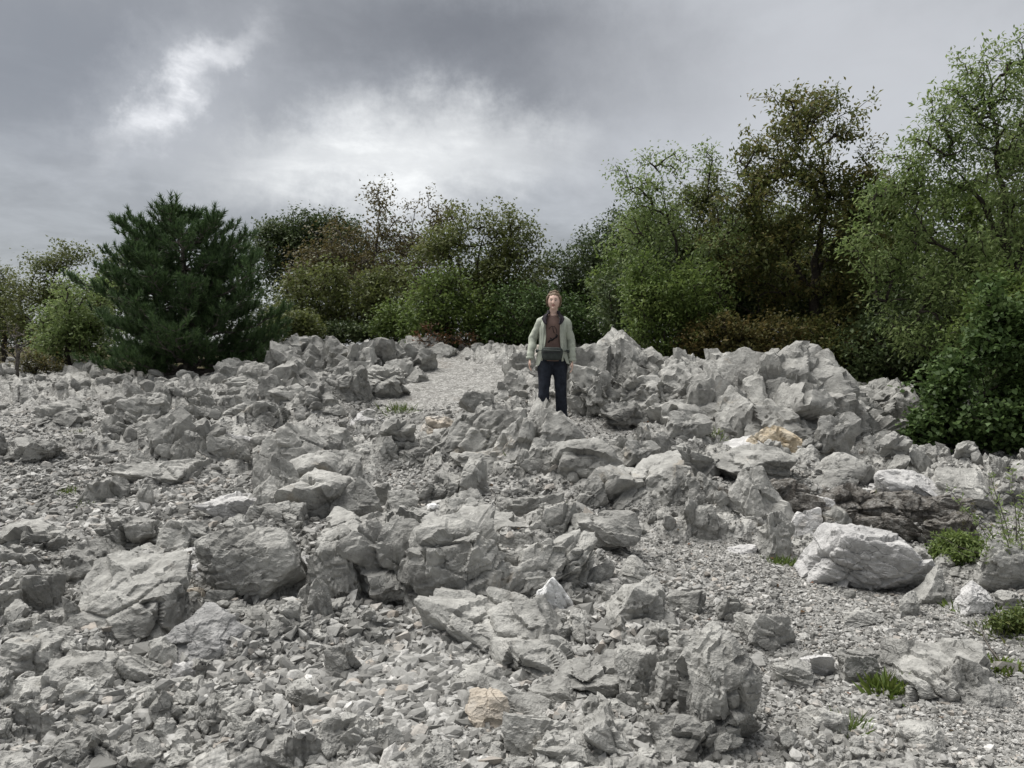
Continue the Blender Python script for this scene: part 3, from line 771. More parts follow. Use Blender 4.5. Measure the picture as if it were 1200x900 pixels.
def scatter_rocks():
    ROCK_FOOT.append((float(px_at(646, 9.3)), 9.25, 0.32))
    rs = np.random.RandomState(31)
    shapes = ['block', 'karst', 'layer', 'wedge', 'slab', 'karst', 'block', 'round']
    protos = []
    for i in range(26):
        sh = shapes[i % len(shapes)]
        dims = (1.0, rs.uniform(0.6, 1.0), rs.uniform(0.55, 1.0) if sh in ('karst', 'block', 'wedge') else rs.uniform(0.35, 0.6))
        p, f = rock_np(900 + i, dims, 3, sh, rough=0.8)
        protos.append((p, f, dims))
    lo = []
    for i in range(16):
        sh = shapes[i % len(shapes)]
        dims = (1.0, rs.uniform(0.6, 1.0), rs.uniform(0.4, 0.95))
        p, f = rock_np(950 + i, dims, 2, sh, rough=0.8)
        lo.append((p, f, dims))
    lo1 = [(*rock_np(980 + i, (1.0, rs.uniform(0.6, 1.0), rs.uniform(0.5, 1.0)), 1, shapes[i % len(shapes)]), None) for i in range(16)]
    pl2 = [mesh_np('rock', p, f, M_ROCK_FAR, True, 22) for p, f, _ in lo]
    pme = [mesh_np('rock', p, f, M_ROCK, True, 22) for p, f, _ in protos]
    pmf = [mesh_np('rock', p, f, M_ROCK_FAR, True, 22) for p, f, _ in protos]
    # world-uniform along the slope, denser where the slope is bare bedrock
    N = 5000
    py = rs.uniform(402, 905, N); px = rs.uniform(-60, 1260, N)
    cand = []
    for a, b in zip(px, py):
        if b < 470 and 690 < a < 1060: continue
        if a > 1060 and b < 540: continue
        if a < 330 and b < 432: continue
        g = ground_hit(a, b)
        cand.append((g[0], g[1], a, b))
    cand = np.array(cand)
    gm = gravel_mask(cand[:, 0], cand[:, 1])
    bkm = bedrock(cand[:, 0], cand[:, 1])
    keep = (rs.uniform(size=len(cand)) > np.clip(gm * 0.95 + 0.35 * (1 - bkm) * (cand[:, 3] > 560), 0, 0.97)) & ~inside_rock(cand[:, 0], cand[:, 1], 0.9)
    cand, gm, bkm = cand[keep], gm[keep], bkm[keep]
    w = (0.035 + rs.gamma(1.3, 0.05, len(cand))) * (1 - 0.6 * gm)
    far = sstep(6.0, 11, cand[:, 1])
    w = w * (1 + 0.45 * bedrock(cand[:, 0], cand[:, 1]))
    w = w * (1 + 0.55 * far)
    w = w * (0.62 + 0.38 * sstep(4.5, 7.5, cand[:, 1]))
    w = np.where(inside_rock(cand[:, 0], cand[:, 1], 1.5), w * 0.6, w)
    w = np.clip(w, 0.035, 0.55)
    w = np.where(cand[:, 1] > 11, np.minimum(w, 0.26), w)
    pxw = w / cand[:, 1] * FPX
    cap = np.where(cand[:, 3] > 600, 42, 48)
    w = np.where(pxw > cap, cap * cand[:, 1] / FPX, w); pxw = w / cand[:, 1] * FPX
    order = np.argsort(-pxw)
    hz = h_full(cand[:, 0], cand[:, 1])
    sb = MB()
    count = 0
    for k in order:
        x, y, a, b = cand[k]
        W = w[k]
        rz = rs.uniform(0, 6.283)
        if count < 300 and not (b > 860 and pxw[k] > 60):
            fin = bkm[k] > 0.35 and y > 5.5
            i = rs.choice([1, 5, 9, 13, 17, 21, 25, 3]) if fin else rs.randint(len(protos))
            if fin: rz = 0.45 + rs.normal(0, 0.3)
            if pxw[k] < 21: i = 1 + 8 * rs.randint(2) if fin else rs.randint(len(lo))
            o = link('rock', pl2[i] if pxw[k] < 21 else (pme if y < 9 else pmf)[i], None, (x, y, hz[k] - W * 0.2))
            o.rotation_euler = (rs.normal(0, .12), 0.28 + rs.normal(0, .15), rz) if fin else (rs.uniform(-.35, .35), rs.uniform(-.35, .35), rz)
            o.scale = (W * 1.1, W * 0.75, W * rs.uniform(0.85, 1.3)) if fin else (W, W, W * rs.uniform(0.8, 1.25))
            kind = {'block': 'blocky', 'karst': 'jagged', 'layer': 'layered', 'wedge': 'wedge-shaped', 'slab': 'flat', 'round': 'rounded'}[shapes[i % len(shapes)]]
            size = 'larger' if pxw[k] > 30 else 'small'
            an = near_anchor(x, y)
            tag(o, f'{size} {kind} loose grey rock {an}', 'rock', f'{size} {kind} rocks {an}')
            count += 1
        else:
            p, f, dims = (lo if pxw[k] > 17 else lo1)[rs.randint(16)]
            if bkm[k] > 0.35 and y > 5.5:
                R = rot_np((rs.normal(0, .12), 0.28 + rs.normal(0, .15), 0.45 + rs.normal(0, 0.3))); sc = np.array([W * 1.1, W * 0.75, W * rs.uniform(0.85, 1.3)])
            else:
                R = rot_np((rs.uniform(-.4, .4), rs.uniform(-.4, .4), rz)); sc = np.array([W, W, W * rs.uniform(0.7, 1.25)])
            q = (p * sc) @ R.T + np.array([x, y, hz[k] - W * 0.22])
            sb.add(q, f)
    o = link('rubble', sb.mesh('rubble', M_ROCK_FAR, True, 22))
    tag(o, 'countless smaller broken limestone fragments strewn over the slope', 'rubble', kind='stuff')
scatter_rocks()

def stones():
    """the pebbles: 300 that show largest as stones of their own, the rest as stuff"""
    rs = np.random.RandomState(77)
    N = 210000
    py = 420 + 485 * rs.uniform(0, 1, N) ** 0.72
    px = rs.uniform(-70, 1270, N)
    c, s = math.cos(PITCH), math.sin(PITCH)
    u = (px - 600) / FPX; v = (450 - py) / FPX
    dy = c + v * s; dz = -s + v * c
    # intersect with the mean slope first, then drop on the real ground
    y = np.full(N, 6.0)
    for _ in range(14):
        z = h_coarse(u / dy * y, y)
        yn = (z - CAMH) / dz * dy
        y = np.clip(0.5 * y + 0.5 * np.where((yn > 0) & (yn < 40), yn, y * 1.3), 2.2, 30)
    x = u / dy * y
    ok = (y < 17) & ~inside_rock(x, y, 0.8) & ~((y > 11) & (x > 3.2))
    x, y = x[ok], y[ok]
    gm = gravel_mask(x, y)
    keep = rs.uniform(size=len(x)) < np.clip(1.0 - 0.80 * bedrock(x, y) + 0.3 * gm, 0, 1)
    x, y, gm = x[keep], y[keep], gm[keep]
    n = len(x)
    front = sstep(0.9, 0.2, np.abs(x + 0.45)) * sstep(4.6, 3.6, y)
    size = 0.006 + rs.gamma(1.6, 0.0065, n) * (1 + 0.7 * front)
    size = size * (1 + 0.75 * fbm(np.stack([x * 1.6, y * 1.6, np.zeros(n)], 1), 2, 88))
    size = size * np.where(front > 0.05, 0.82, 1.0) * (1 - 0.38 * sstep(0.5, 1.0, x) * sstep(7.5, 6.0, y))
    size = np.maximum(size, y * 0.0013)
    size = np.clip(size, 0.006, 0.05)
    z = h_full(x, y)
    e = 0.04
    nx = -(h_full(x + e, y) - z) / e; ny = -(h_full(x, y + e) - z) / e
    tiltx = np.clip(np.arctan(-ny), -0.7, 0.7) * 0.7; tilty = np.clip(np.arctan(nx), -0.7, 0.7) * 0.7
    rot = np.stack([tiltx + rs.normal(0, 0.25, n), tilty + rs.normal(0, 0.25, n), rs.uniform(0, 6.283, n)], 1)
    scl = np.stack([size * rs.uniform(0.8, 1.4, n), size * rs.uniform(0.6, 1.0, n), size * rs.uniform(0.35, 0.8, n)], 1)
    pos = np.stack([x, y, z + scl[:, 2] * 0.35], 1)
    # 300 that show largest
    vis = size / y
    big = np.zeros(n, bool)
    sel = np.where((y > 2.95) & (np.abs(x / y) < 0.65))[0]
    big[sel[np.argsort(-vis[sel])[:300]]] = True
    pm = []
    for i in range(20):
        p, f = rock_np(1200 + i, (2, 2, 2), 1, ['block', 'slab', 'wedge', 'block'][i % 4])
        pm.append(mesh_np('stone', p - np.array([0, 0, 1]), f, M_PEBBLE, True, 22))
    for j, k in enumerate(np.where(big)[0]):
        o = link('stone', pm[j % 20], None, tuple(pos[k]))
        o.rotation_euler = tuple(rot[k]); o.scale = tuple(scl[k] * 0.95)
        an = near_anchor(x[k], y[k]); flat = 'flat' if scl[k][2] < 0.45 * scl[k][:2].mean() else 'chunky'
        tag(o, f'{flat} hand-sized angular stone {an}', 'stone', f'{flat} stones {an}')
    sm = ~big
    pos, rot, scl = pos[sm], rot[sm], scl[sm]
    me = bpy.data.meshes.new('gravel')
    me.vertices.add(len(pos)); me.vertices.foreach_set('co', pos.astype(np.float32).ravel())
    for nm, dat in (('rot', rot), ('scl', scl)):
        a = me.attributes.new(nm, 'FLOAT_VECTOR', 'POINT'); a.data.foreach_set('vector', dat.astype(np.float32).ravel())
    o = link('gravel', me); tag(o, 'fine grey limestone gravel and chips covering the slope', 'gravel', kind='stuff')
    ng = bpy.data.node_groups.new('gravel_stones', 'GeometryNodeTree')
    ng.interface.new_socket('Geometry', in_out='INPUT', socket_type='NodeSocketGeometry')
    ng.interface.new_socket('Geometry', in_out='OUTPUT', socket_type='NodeSocketGeometry')
    N_ = ng.nodes; L = ng.links
    gi = N_.new('NodeGroupInput'); go = N_.new('NodeGroupOutput')
    join = N_.new('GeometryNodeGeometryToInstance')
    for k in range(14):
        pt = N_.new('GeometryNodePoints'); pt.inputs['Count'].default_value = 14 + k % 7
        rv = N_.new('FunctionNodeRandomValue'); rv.data_type = 'FLOAT_VECTOR'
        rv.inputs[0].default_value = (-1, -1, -1); rv.inputs[1].default_value = (1, 1, 1)
        rv.inputs['Seed'].default_value = 5 + k * 13
        L.new(rv.outputs[0], pt.inputs['Position'])
        ch = N_.new('GeometryNodeConvexHull'); L.new(pt.outputs[0], ch.inputs[0])
        smt = N_.new('GeometryNodeSetMaterial'); smt.inputs['Material'].default_value = M_PEBBLE
        L.new(ch.outputs[0], smt.inputs[0]); L.new(smt.outputs[0], join.inputs[0])
    ip = N_.new('GeometryNodeInstanceOnPoints')
    L.new(gi.outputs[0], ip.inputs['Points']); L.new(join.outputs[0], ip.inputs['Instance'])
    ip.inputs['Pick Instance'].default_value = True
    ri = N_.new('FunctionNodeRandomValue'); ri.data_type = 'INT'
    ri.inputs[4].default_value = 0; ri.inputs[5].default_value = 13
    for sk in ri.outputs:
        if sk.enabled and sk.type == 'INT': L.new(sk, ip.inputs['Instance Index'])
    for nm, key in (('rot', 'Rotation'), ('scl', 'Scale')):
        na = N_.new('GeometryNodeInputNamedAttribute'); na.data_type = 'FLOAT_VECTOR'; na.inputs['Name'].default_value = nm
        out = [sk for sk in na.outputs if sk.enabled][0]
        L.new(out, ip.inputs[key])
    L.new(ip.outputs[0], go.inputs[0])
    md = o.modifiers.new('stones', 'NODES'); md.node_group = ng
    me.materials.append(M_PEBBLE)
stones()

def fallen_leaves():
    rs = np.random.RandomState(9); n = 420
    x = rs.uniform(-4.5, 4.5, n); y = rs.uniform(3.0, 10.5, n)
    k = np.abs(x / y) < 0.7; x, y = x[k], y[k]; n = len(x)
    z = h_full(x, y) + 0.012
    L = rs.uniform(0.02, 0.045, n); an = rs.uniform(0, 6.28, n)
    ax = np.stack([np.cos(an), np.sin(an), rs.normal(0, 0.25, n)], 1); ax /= np.linalg.norm(ax, axis=1)[:, None]
    V, F = leaves_np(np.stack([x, y, z], 1), ax, np.tile([0, 0, 1.0], (n, 1)) + rs.normal(0, 0.3, (n, 3)), L, L * 0.6)
    tag(link('fallen_leaves', mesh_np('fallen_leaves', V, F, LM['red'])), 'small brown fallen leaves caught between the stones', 'leaves', kind='stuff')
# ------------------------------------------------------------------ trees and shrubs
def leaf_mat(name, cols, trans=0.35):
    m, b = new_mat(name)
    g = b.n('ShaderNodeNewGeometry')
    r = g.outputs['Random Per Island']
    n = b.noise(g.outputs['Position'], 1.6, 3, 0.6)
    f = b.math('ADD', b.math('MULTIPLY', r, 0.6), b.math('MULTIPLY', b.mapr(n, 0.3, 0.7, 0, 1, 'LINEAR'), 0.4))
    k = len(cols)
    c = b.ramp(f, [(0.08 + 0.84 * i / (k - 1), cc) for i, cc in enumerate(cols)])
    p = b.n('ShaderNodeBsdfPrincipled'); b.set(p.inputs['Base Color'], c); p.inputs['Roughness'].default_value = 0.55; p.inputs['Specular IOR Level'].default_value = 0.3
    t = b.n('ShaderNodeBsdfTranslucent'); b.set(t.inputs[0], c)
    mx = b.n('ShaderNodeMixShader'); mx.inputs[0].default_value = trans
    b.t.links.new(p.outputs[0], mx.inputs[1]); b.t.links.new(t.outputs[0], mx.inputs[2])
    o = b.n('ShaderNodeOutputMaterial'); b.t.links.new(mx.outputs[0], o.inputs[0])
    return m

def bark_mat(name, c0, c1):
    m, b = new_mat(name)
    pos = b.n('ShaderNodeNewGeometry').outputs['Position']
    n = b.noise(pos, 25, 4, 0.7)
    return finish(m, b, b.ramp(n, [(0.35, c0), (0.65, c1)]), 0.95, bump_node(b, n, 0.6, 0.02), 0.1)

LM = {
    'green': leaf_mat('leaf_green', [(0.072, 0.112, 0.030), (0.126, 0.180, 0.046), (0.187, 0.237, 0.071)], 0.4),
    'light': leaf_mat('leaf_light_green', [(0.105, 0.156, 0.046), (0.183, 0.247, 0.087), (0.279, 0.335, 0.133)], 0.45),
    'olive': leaf_mat('leaf_olive', [(0.071, 0.092, 0.030), (0.121, 0.144, 0.046), (0.178, 0.190, 0.067)], 0.4),
    'brown': leaf_mat('leaf_brown', [(0.076, 0.069, 0.030), (0.121, 0.098, 0.041), (0.138, 0.132, 0.051)], 0.35),
    'dark': leaf_mat('leaf_dark', [(0.041, 0.064, 0.025), (0.071, 0.101, 0.039), (0.115, 0.144, 0.055)], 0.3),
    'autumn': leaf_mat('leaf_autumn', [(0.076, 0.101, 0.032), (0.132, 0.149, 0.048), (0.207, 0.167, 0.057)], 0.42),
    'rust': leaf_mat('leaf_rust', [(0.081, 0.090, 0.032), (0.121, 0.113, 0.039), (0.178, 0.127, 0.046)]),
    'red': leaf_mat('leaf_red', [(0.070, 0.064, 0.028), (0.13, 0.070, 0.036), (0.20, 0.085, 0.045)]),
    'ivy': leaf_mat('leaf_ivy', [(0.041, 0.074, 0.023), (0.076, 0.124, 0.037), (0.121, 0.178, 0.057)], 0.3),
    'pine': leaf_mat('pine_needles', [(0.034, 0.055, 0.025), (0.060, 0.106, 0.041), (0.109, 0.172, 0.063)], 0.25),
    'grass': leaf_mat('grass_blades', [(0.060, 0.085, 0.025), (0.11, 0.15, 0.04), (0.19, 0.20, 0.07)], 0.3),
    'moss': leaf_mat('moss_green', [(0.06, 0.095, 0.02), (0.11, 0.16, 0.03), (0.17, 0.20, 0.05)], 0.2),
    'pinkflower': leaf_mat('flower_pink', [(0.35, 0.04, 0.09), (0.55, 0.07, 0.14)], 0.3),
}
M_BARK = bark_mat('bark_dark', (0.025, 0.021, 0.018), (0.075, 0.064, 0.054))
M_BARK_G = bark_mat('bark_grey', (0.07, 0.062, 0.055), (0.17, 0.155, 0.14))

def tubes(pos, par, rad, mb, thin=0.012):
    """frustum along every edge node->parent"""
    pos = np.asarray(pos); par = np.asarray(par); rad = np.asarray(rad)
    ch = np.where(par >= 0)[0]
    for sides, sel in ((6, ch[rad[ch] >= thin]), (3, ch[rad[ch] < thin])):
        if len(sel) == 0: continue
        a = pos[par[sel]]; b = pos[sel]
        d = b - a; L = np.linalg.norm(d, axis=1)[:, None] + 1e-9; d = d / L
        up = np.where(np.abs(d[:, 2:3]) > 0.9, np.array([[1., 0, 0]]), np.array([[0, 0, 1.]]))
        s1 = np.cross(d, up); s1 /= np.linalg.norm(s1, axis=1)[:, None]; s2 = np.cross(d, s1)
        ra = np.minimum(rad[par[sel]], rad[sel] * 1.7)[:, None]; rb = rad[sel][:, None]
        ring = []
        for e, r, c in ((0, ra, a), (1, rb, b + d * rb * 0.4)):
            for k in range(sides):
                t = 2 * math.pi * k / sides
                ring.append(c + (s1 * math.cos(t) + s2 * math.sin(t)) * r)
        V = np.stack(ring, 1).reshape(-1, 3)
        m = len(sel); base = (np.arange(m) * sides * 2)[:, None]
        F = []
        for k in range(sides):
            k2 = (k + 1) % sides
            F.append(np.concatenate([base + k, base + k2, base + sides + k2, base + sides + k], 1))
        mb.add(V, np.concatenate(F))

def leaves_np(c, axis, nrm, L, W, fold=0.18):
    """rhombic leaves: c base, axis unit, nrm roughly up, length L, width W"""
    side = np.cross(axis, nrm); side /= np.linalg.norm(side, axis=1)[:, None] + 1e-9
    nn = np.cross(side, axis)
    L = L[:, None]; W = W[:, None]
    v0 = c; v1 = c + axis * L * 0.45 + side * W * 0.5 + nn * W * fold; v2 = c + axis * L - nn * L * 0.08; v3 = c + axis * L * 0.45 - side * W * 0.5 + nn * W * fold
    V = np.stack([v0, v1, v2, v3], 1).reshape(-1, 3)
    i = (np.arange(len(c)) * 4)[:, None]
    F = np.concatenate([i, i + 1, i + 2, i + 3], 1)
    return V, F

def unit(v): return v / (np.linalg.norm(v, axis=1)[:, None] + 1e-9)

def px_pt(px, py, D):
    d = pix_dir(px, py)
    return np.array([d[0] / d[1] * D, D, CAMH + d[2] / d[1] * D])

def tree(name, label, D, base_px, lobes, stems, ntips, leaf, nleaf, Lsz, spread, cat='tree', group=None, seed=1, gap=-0.25, gapf=1.1, bark=None, trunk_r=0.09, tip_r=0.0045, shell=0.5, droop=0.0, wl=0.5, bare=0, depth=0.85, solid=0.0):
    """lobes in photo pixels at distance D: (cx, cy, rx, ry[, dy metres]); stems: pixel polylines from the ground up"""
    rs = np.random.RandomState(seed)
    ntips = int(ntips * 1.45); Lsz = Lsz * 0.98; spread = spread * 0.9
    m = D / FPX
    base = px_pt(base_px, 420, D); base[2] = float(h_coarse(base[0], D)[0])
    tips = []
    vol = np.array([(l[2] * l[3]) ** 1.0 for l in lobes]); cnt = np.maximum((vol / vol.sum() * ntips).astype(int), 3)
    for l, k in zip(lobes, cnt):
        c = px_pt(l[0], l[1], D); c[1] += l[4] if len(l) > 4 else 0
        k2 = int(k * 2.2)
        d = unit(rs.normal(size=(k2, 3)))
        r = shell + (1 - shell) * rs.uniform(0, 1, k2) ** 0.7
        r *= (1 + 0.38 * vnoise(d * 2.6 + rs.uniform(-9, 9), seed)) * np.where(rs.uniform(size=k2) < 0.10, rs.uniform(1.05, 1.35, k2), 1.0)          # uneven outline
        p = c + d * r[:, None] * np.array([l[2] * m, 0.5 * (l[2] + l[3]) * m * depth, l[3] * m])
        keep = fbm(p * gapf + seed, 2, seed) > gap
        tips.append(p[keep][:k])
    tips = np.concatenate(tips)
    gz = h_coarse(tips[:, 0], tips[:, 1])
    tips = tips[tips[:, 2] > gz + 0.06]
    # skeleton
    pos = []; par = []; cap = []
    for si, st in enumerate(stems):
        pts = []
        for q in st:
            pp = px_pt(q[0], q[1], D); pp[1] += q[2] if len(q) > 2 else 0
            pts.append(pp)
        pts = np.array(pts)
        if si == 0 or st[0][1] > 990: pts[0, 2] = float(h_coarse(pts[0, 0], pts[0, 1])[0]) - 0.05
        fine = []
        for a, b in zip(pts[:-1], pts[1:]):
            n = max(2, int(np.linalg.norm(b - a) / 0.22))
            for t in np.linspace(0, 1, n, endpoint=False): fine.append(a + (b - a) * t)
        fine.append(pts[-1]); fine = np.array(fine)
        fine[1:] += rs.normal(0, 0.025, (len(fine) - 1, 3))
        if pos:
            P = np.array(pos); j = int(np.argmin(np.linalg.norm(P - fine[0], axis=1)))
            dd = np.linalg.norm(P[j] - fine[0])
            prev = j if dd < 0.6 else -1
        else: prev = -1
        for qi, q in enumerate(fine):
            pos.append(q); par.append(prev); prev = len(pos) - 1
            cap.append((trunk_r if si == 0 else trunk_r * 0.55) * (1 - 0.93 * (qi / (len(fine) - 1)) ** 0.8))
    order = np.argsort([np.min(np.linalg.norm(np.array(pos) - t, axis=1)) for t in tips])
    P = np.zeros((len(pos) + len(tips) * 5 + 10, 3)); P[:len(pos)] = pos; n = len(pos)
    tip_nodes = []
    for k in order:
        t = tips[k]
        dv = P[:n] - t
        cost = np.linalg.norm(dv, axis=1) + 0.7 * np.maximum(dv[:, 2] + 0.05, 0)
        j = int(np.argmin(cost))
        a = P[j]; L = np.linalg.norm(t - a)
        steps = 1 if L < 0.16 else 2 if L < 0.4 else 4
        prev = j
        sag = rs.normal(0, 0.08 * L, 3)
        for q in range(1, steps + 1):
            u = q / steps
            pt = a + (t - a) * u + sag * math.sin(math.pi * u) + np.array([0, 0, 0.10 * L * math.sin(math.pi * u)])
            P[n] = pt; par.append(prev); prev = n; n += 1
        tip_nodes.append(prev)
    P = P[:n]; par = np.array(par)
    w = np.zeros(n); w[tip_nodes] += 1
    for k in range(n - 1, -1, -1):
        if par[k] >= 0: w[par[k]] += w[k]
    rad = np.clip(tip_r * np.maximum(w, 1) ** 0.5, tip_r, trunk_r)
    cp = np.full(n, 0.022); cp[:len(cap)] = np.maximum(cap, tip_r)
    rad = np.minimum(rad, cp)
    e = empty(name, tuple(base), label, cat, group)
    mb = MB(); tubes(P - base, par, rad, mb)
    bt = link('trunk', mb.mesh('trunk', bark or M_BARK, True), e)
    # leaves
    tn = np.array(tip_nodes)
    if bare: tn = tn[rs.uniform(size=len(tn)) > bare * sstep(0.55, 1.0, (P[tn, 2] - P[:, 2].min()) / (P[:, 2].max() - P[:, 2].min()))]
    N = len(tn) * nleaf
    ti = np.repeat(tn, nleaf)
    T = P[ti]; Q = P[par[ti]]
    out = unit(T - Q)
    c = T - (T - Q) * rs.uniform(-0.3, 0.9, N)[:, None] + rs.normal(size=(N, 3)) * spread * np.array([1, 1, 0.75])
    ax = unit(out * 0.6 + rs.normal(size=(N, 3)) * 0.65 + np.array([0, 0, -droop]))
    nr = unit(rs.normal(size=(N, 3)) * 0.42 + np.array([0, 0, 1.0]))
    Ls = Lsz * rs.uniform(0.55, 1.25, N) * (1.28 if D > 13.65 else 1.0)
    gz = h_coarse(c[:, 0], c[:, 1]); ok = c[:, 2] > gz + 0.01
    V, F = leaves_np((c - base)[ok], ax[ok], nr[ok], Ls[ok], Ls[ok] * wl)
    if D > 13.65:                       # far leaves are a pixel or two: one triangle each
        V = V.reshape(-1, 4, 3)[:, 1:, :].reshape(-1, 3); F = np.arange(len(V)).reshape(-1, 3)
    link('crown', mesh_np('crown', V, F, LM[leaf]), e)
    return e

# --- right-hand trees
tree('broadleaf_tree', 'tall brown-green tree with a dark forked trunk rising behind the jagged ridge', 13.5, 962,
     [(950, 165, 62, 62), (905, 165, 40, 45), (985, 200, 50, 50), (905, 240, 68, 55), (970, 265, 62, 55), (925, 310, 90, 50), (1000, 315, 50, 55), (875, 300, 50, 50), (950, 360, 80, 40), (1012, 240, 36, 40), (868, 225, 36, 40), (925, 128, 24, 22), (965, 118, 24, 20)],
     [[(962, 440), (960, 395), (954, 345), (958, 290), (970, 235), (962, 170)], [(955, 345), (925, 300), (895, 262), (880, 220)], [(957, 320), (990, 270), (1005, 225)], [(956, 350), (985, 330), (1008, 305)]],
     620, 'autumn', 30, 0.085, 0.10, seed=3, gap=-0.16, gapf=1.6, trunk_r=0.14, tip_r=0.0055)
tree('broadleaf_tree', 'slender pale green tree with bent dark limbs beside the brown-green tree', 13.8, 862,
     [(772, 205, 48, 34), (812, 225, 50, 46), (745, 225, 26, 30), (735, 285, 30, 36), (832, 195, 30, 30), (870, 300, 36, 50), (765, 260, 36, 40), (800, 290, 58, 44), (845, 260, 36, 50), (760, 325, 40, 40), (850, 320, 40, 40)],
     [[(866, 436), (852, 365), (822, 335), (795, 300), (778, 240), (772, 205)], [(852, 365), (845, 310), (842, 250), (828, 200)], [(830, 345), (790, 335), (755, 300)]],
     330, 'light', 22, 0.085, 0.11, seed=5, gap=-0.05, gapf=1.8, trunk_r=0.075, droop=0.3, wl=0.36)
tree('broadleaf_tree', 'tallest pale green tree with drooping narrow leaves over the ivy bush', 11.0, 1205,
     [(1165, 85, 52, 34), (1125, 140, 55, 40), (1190, 150, 55, 55), (1085, 175, 36, 34), (1150, 215, 80, 55), (1075, 240, 46, 40), (1095, 300, 75, 50), (1170, 310, 80, 70), (1060, 340, 45, 45), (1120, 390, 80, 50), (1250, 200, 60, 110), (1240, 80, 50, 50), (1195, 395, 70, 60), (1045, 235, 36, 36), (1035, 290, 40, 46), (1110, 120, 26, 24), (1195, 60, 36, 24), (1060, 205, 26, 24)],
     [[(1205, 500), (1195, 400), (1180, 300), (1170, 210), (1160, 120), (1160, 80)], [(1190, 370), (1130, 310), (1085, 270), (1060, 230)], [(1185, 330), (1220, 230), (1240, 130)], [(1180, 290), (1140, 220), (1100, 180)], [(1193, 390), (1120, 375), (1065, 350)]],
     780, 'light', 26, 0.085, 0.10, seed=8, gap=-0.10, gapf=1.7, trunk_r=0.10, droop=0.35, wl=0.36, bark=M_BARK)
tree('shrub', 'bright green rounded bush at the end of the jagged ridge', 13.0, 785,
     [(780, 370, 48, 48), (760, 340, 30, 36), (815, 350, 40, 44), (790, 405, 50, 26)], [[(785, 430), (780, 390), (775, 350)], [(787, 425), (810, 380), (818, 350)]],
     300, 'green', 34, 0.075, 0.10, cat='bush', seed=11, gap=-0.35)
tree('shrub', 'rust-leaved bush behind the crags under the brown-green tree', 12.6, 850,
     [(845, 395, 42, 30), (880, 410, 40, 24), (815, 412, 26, 18), (905, 395, 30, 26)], [[(850, 435), (850, 410), (845, 390)], [(860, 432), (885, 410)]],
     230, 'rust', 26, 0.075, 0.10, cat='bush', seed=13, gap=-0.3)
tree('shrub', 'yellow-brown bush behind the ridge beside the dark forked trunk', 12.8, 965,
     [(960, 405, 55, 34), (1000, 420, 40, 34), (930, 425, 30, 22)], [[(965, 445), (962, 420), (960, 400)], [(980, 446), (1000, 415)]],
     260, 'autumn', 30, 0.075, 0.10, cat='bush', seed=14, gap=-0.3)
tree('shrub', 'dark green bush filling the hollow beyond the ridge and ivy', 12.4, 1060,
     [(1050, 410, 65, 50), (1095, 390, 50, 60), (1030, 440, 40, 30), (1120, 430, 50, 40)], [[(1060, 470), (1055, 430), (1050, 395)], [(1070, 470), (1100, 420), (1110, 380)]],
     420, 'dark', 34, 0.085, 0.12, cat='bush', seed=15, gap=-0.5)
tree('shrub', 'dense olive bush under the slender pale green tree', 14.8, 850,
     [(850, 350, 70, 50), (790, 340, 60, 45), (920, 370, 60, 45), (1000, 360, 70, 60), (740, 350, 40, 50)], [[(850, 425), (850, 390), (845, 345)], [(855, 425), (920, 385)], [(850, 425), (790, 370)], [(860, 425), (1000, 370)]],
     620, 'dark', 34, 0.09, 0.13, cat='bush', seed=16, gap=-0.5)
tree('ivy_bush', 'mound of glossy green ivy leaves beside the ledge', 9.0, 1160,
     [(1150, 475, 70, 46), (1195, 430, 46, 50), (1100, 498, 34, 24), (1130, 440, 26, 26), (1225, 480, 80, 60), (1185, 512, 80, 26), (1080, 505, 20, 16), (1165, 410, 30, 34), (1200, 375, 34, 50), (1175, 350, 24, 30), (1120, 462, 30, 18)], [[(1160, 528), (1155, 480), (1150, 440)], [(1170, 528), (1200, 450)], [(1150, 525), (1110, 495)]],
     620, 'ivy', 32, 0.072, 0.09, cat='bush', seed=21, gap=-0.28, gapf=2.2, shell=0.55, wl=0.75)
tree('shrub', 'leafy bush rising above the glossy ivy mound', 10.0, 1190,
     [(1190, 370, 50, 50), (1160, 400, 40, 36), (1230, 400, 60, 70)], [[(1190, 505), (1188, 430), (1190, 370)], [(1190, 480), (1160, 405)]],
     240, 'green', 30, 0.075, 0.10, cat='bush', seed=22, gap=-0.3)
for i, (cx, cy, rx, ry, D, lf, lb) in enumerate([
        (1030, 270, 50, 62, 14.6, 'green', 'leafy green tree filling the gap between brown-green and tallest trees'),
        (900, 300, 62, 60, 15.2, 'olive', 'olive green tree close behind the dark forked trunk'),
        (750, 300, 44, 56, 15.6, 'green', 'leafy green tree behind the bright green rounded bush'),
        (1120, 280, 66, 72, 13.6, 'green', 'leafy green tree close behind the tallest pale green tree'),
        (1190, 230, 50, 80, 13.8, 'olive', 'olive leafy tree behind the upper limbs of the tallest tree'),
        (820, 265, 44, 56, 15.8, 'olive', 'thin olive tree behind the bent dark limbs')]):
    tree('broadleaf_tree', lb, D, cx, [(cx, cy, rx, ry), (cx - rx * 0.5, cy + ry * 0.7, rx * 0.8, ry * 0.6), (cx + rx * 0.5, cy + ry * 0.6, rx * 0.8, ry * 0.6), (cx + rx * 0.2, cy - ry * 0.6, rx * 0.5, ry * 0.5)],
         [[(cx, 425), (cx + 4, cy + ry * 0.6), (cx - 3, cy), (cx + 3, cy - ry * 0.6)], [(cx, cy + ry * 0.6), (cx - rx * 0.5, cy + ry * 0.2)], [(cx, cy + ry * 0.5), (cx + rx * 0.6, cy)]],
         330, lf, 26, 0.085, 0.11, seed=160 + i, gap=-0.28, gapf=1.5, trunk_r=0.07)
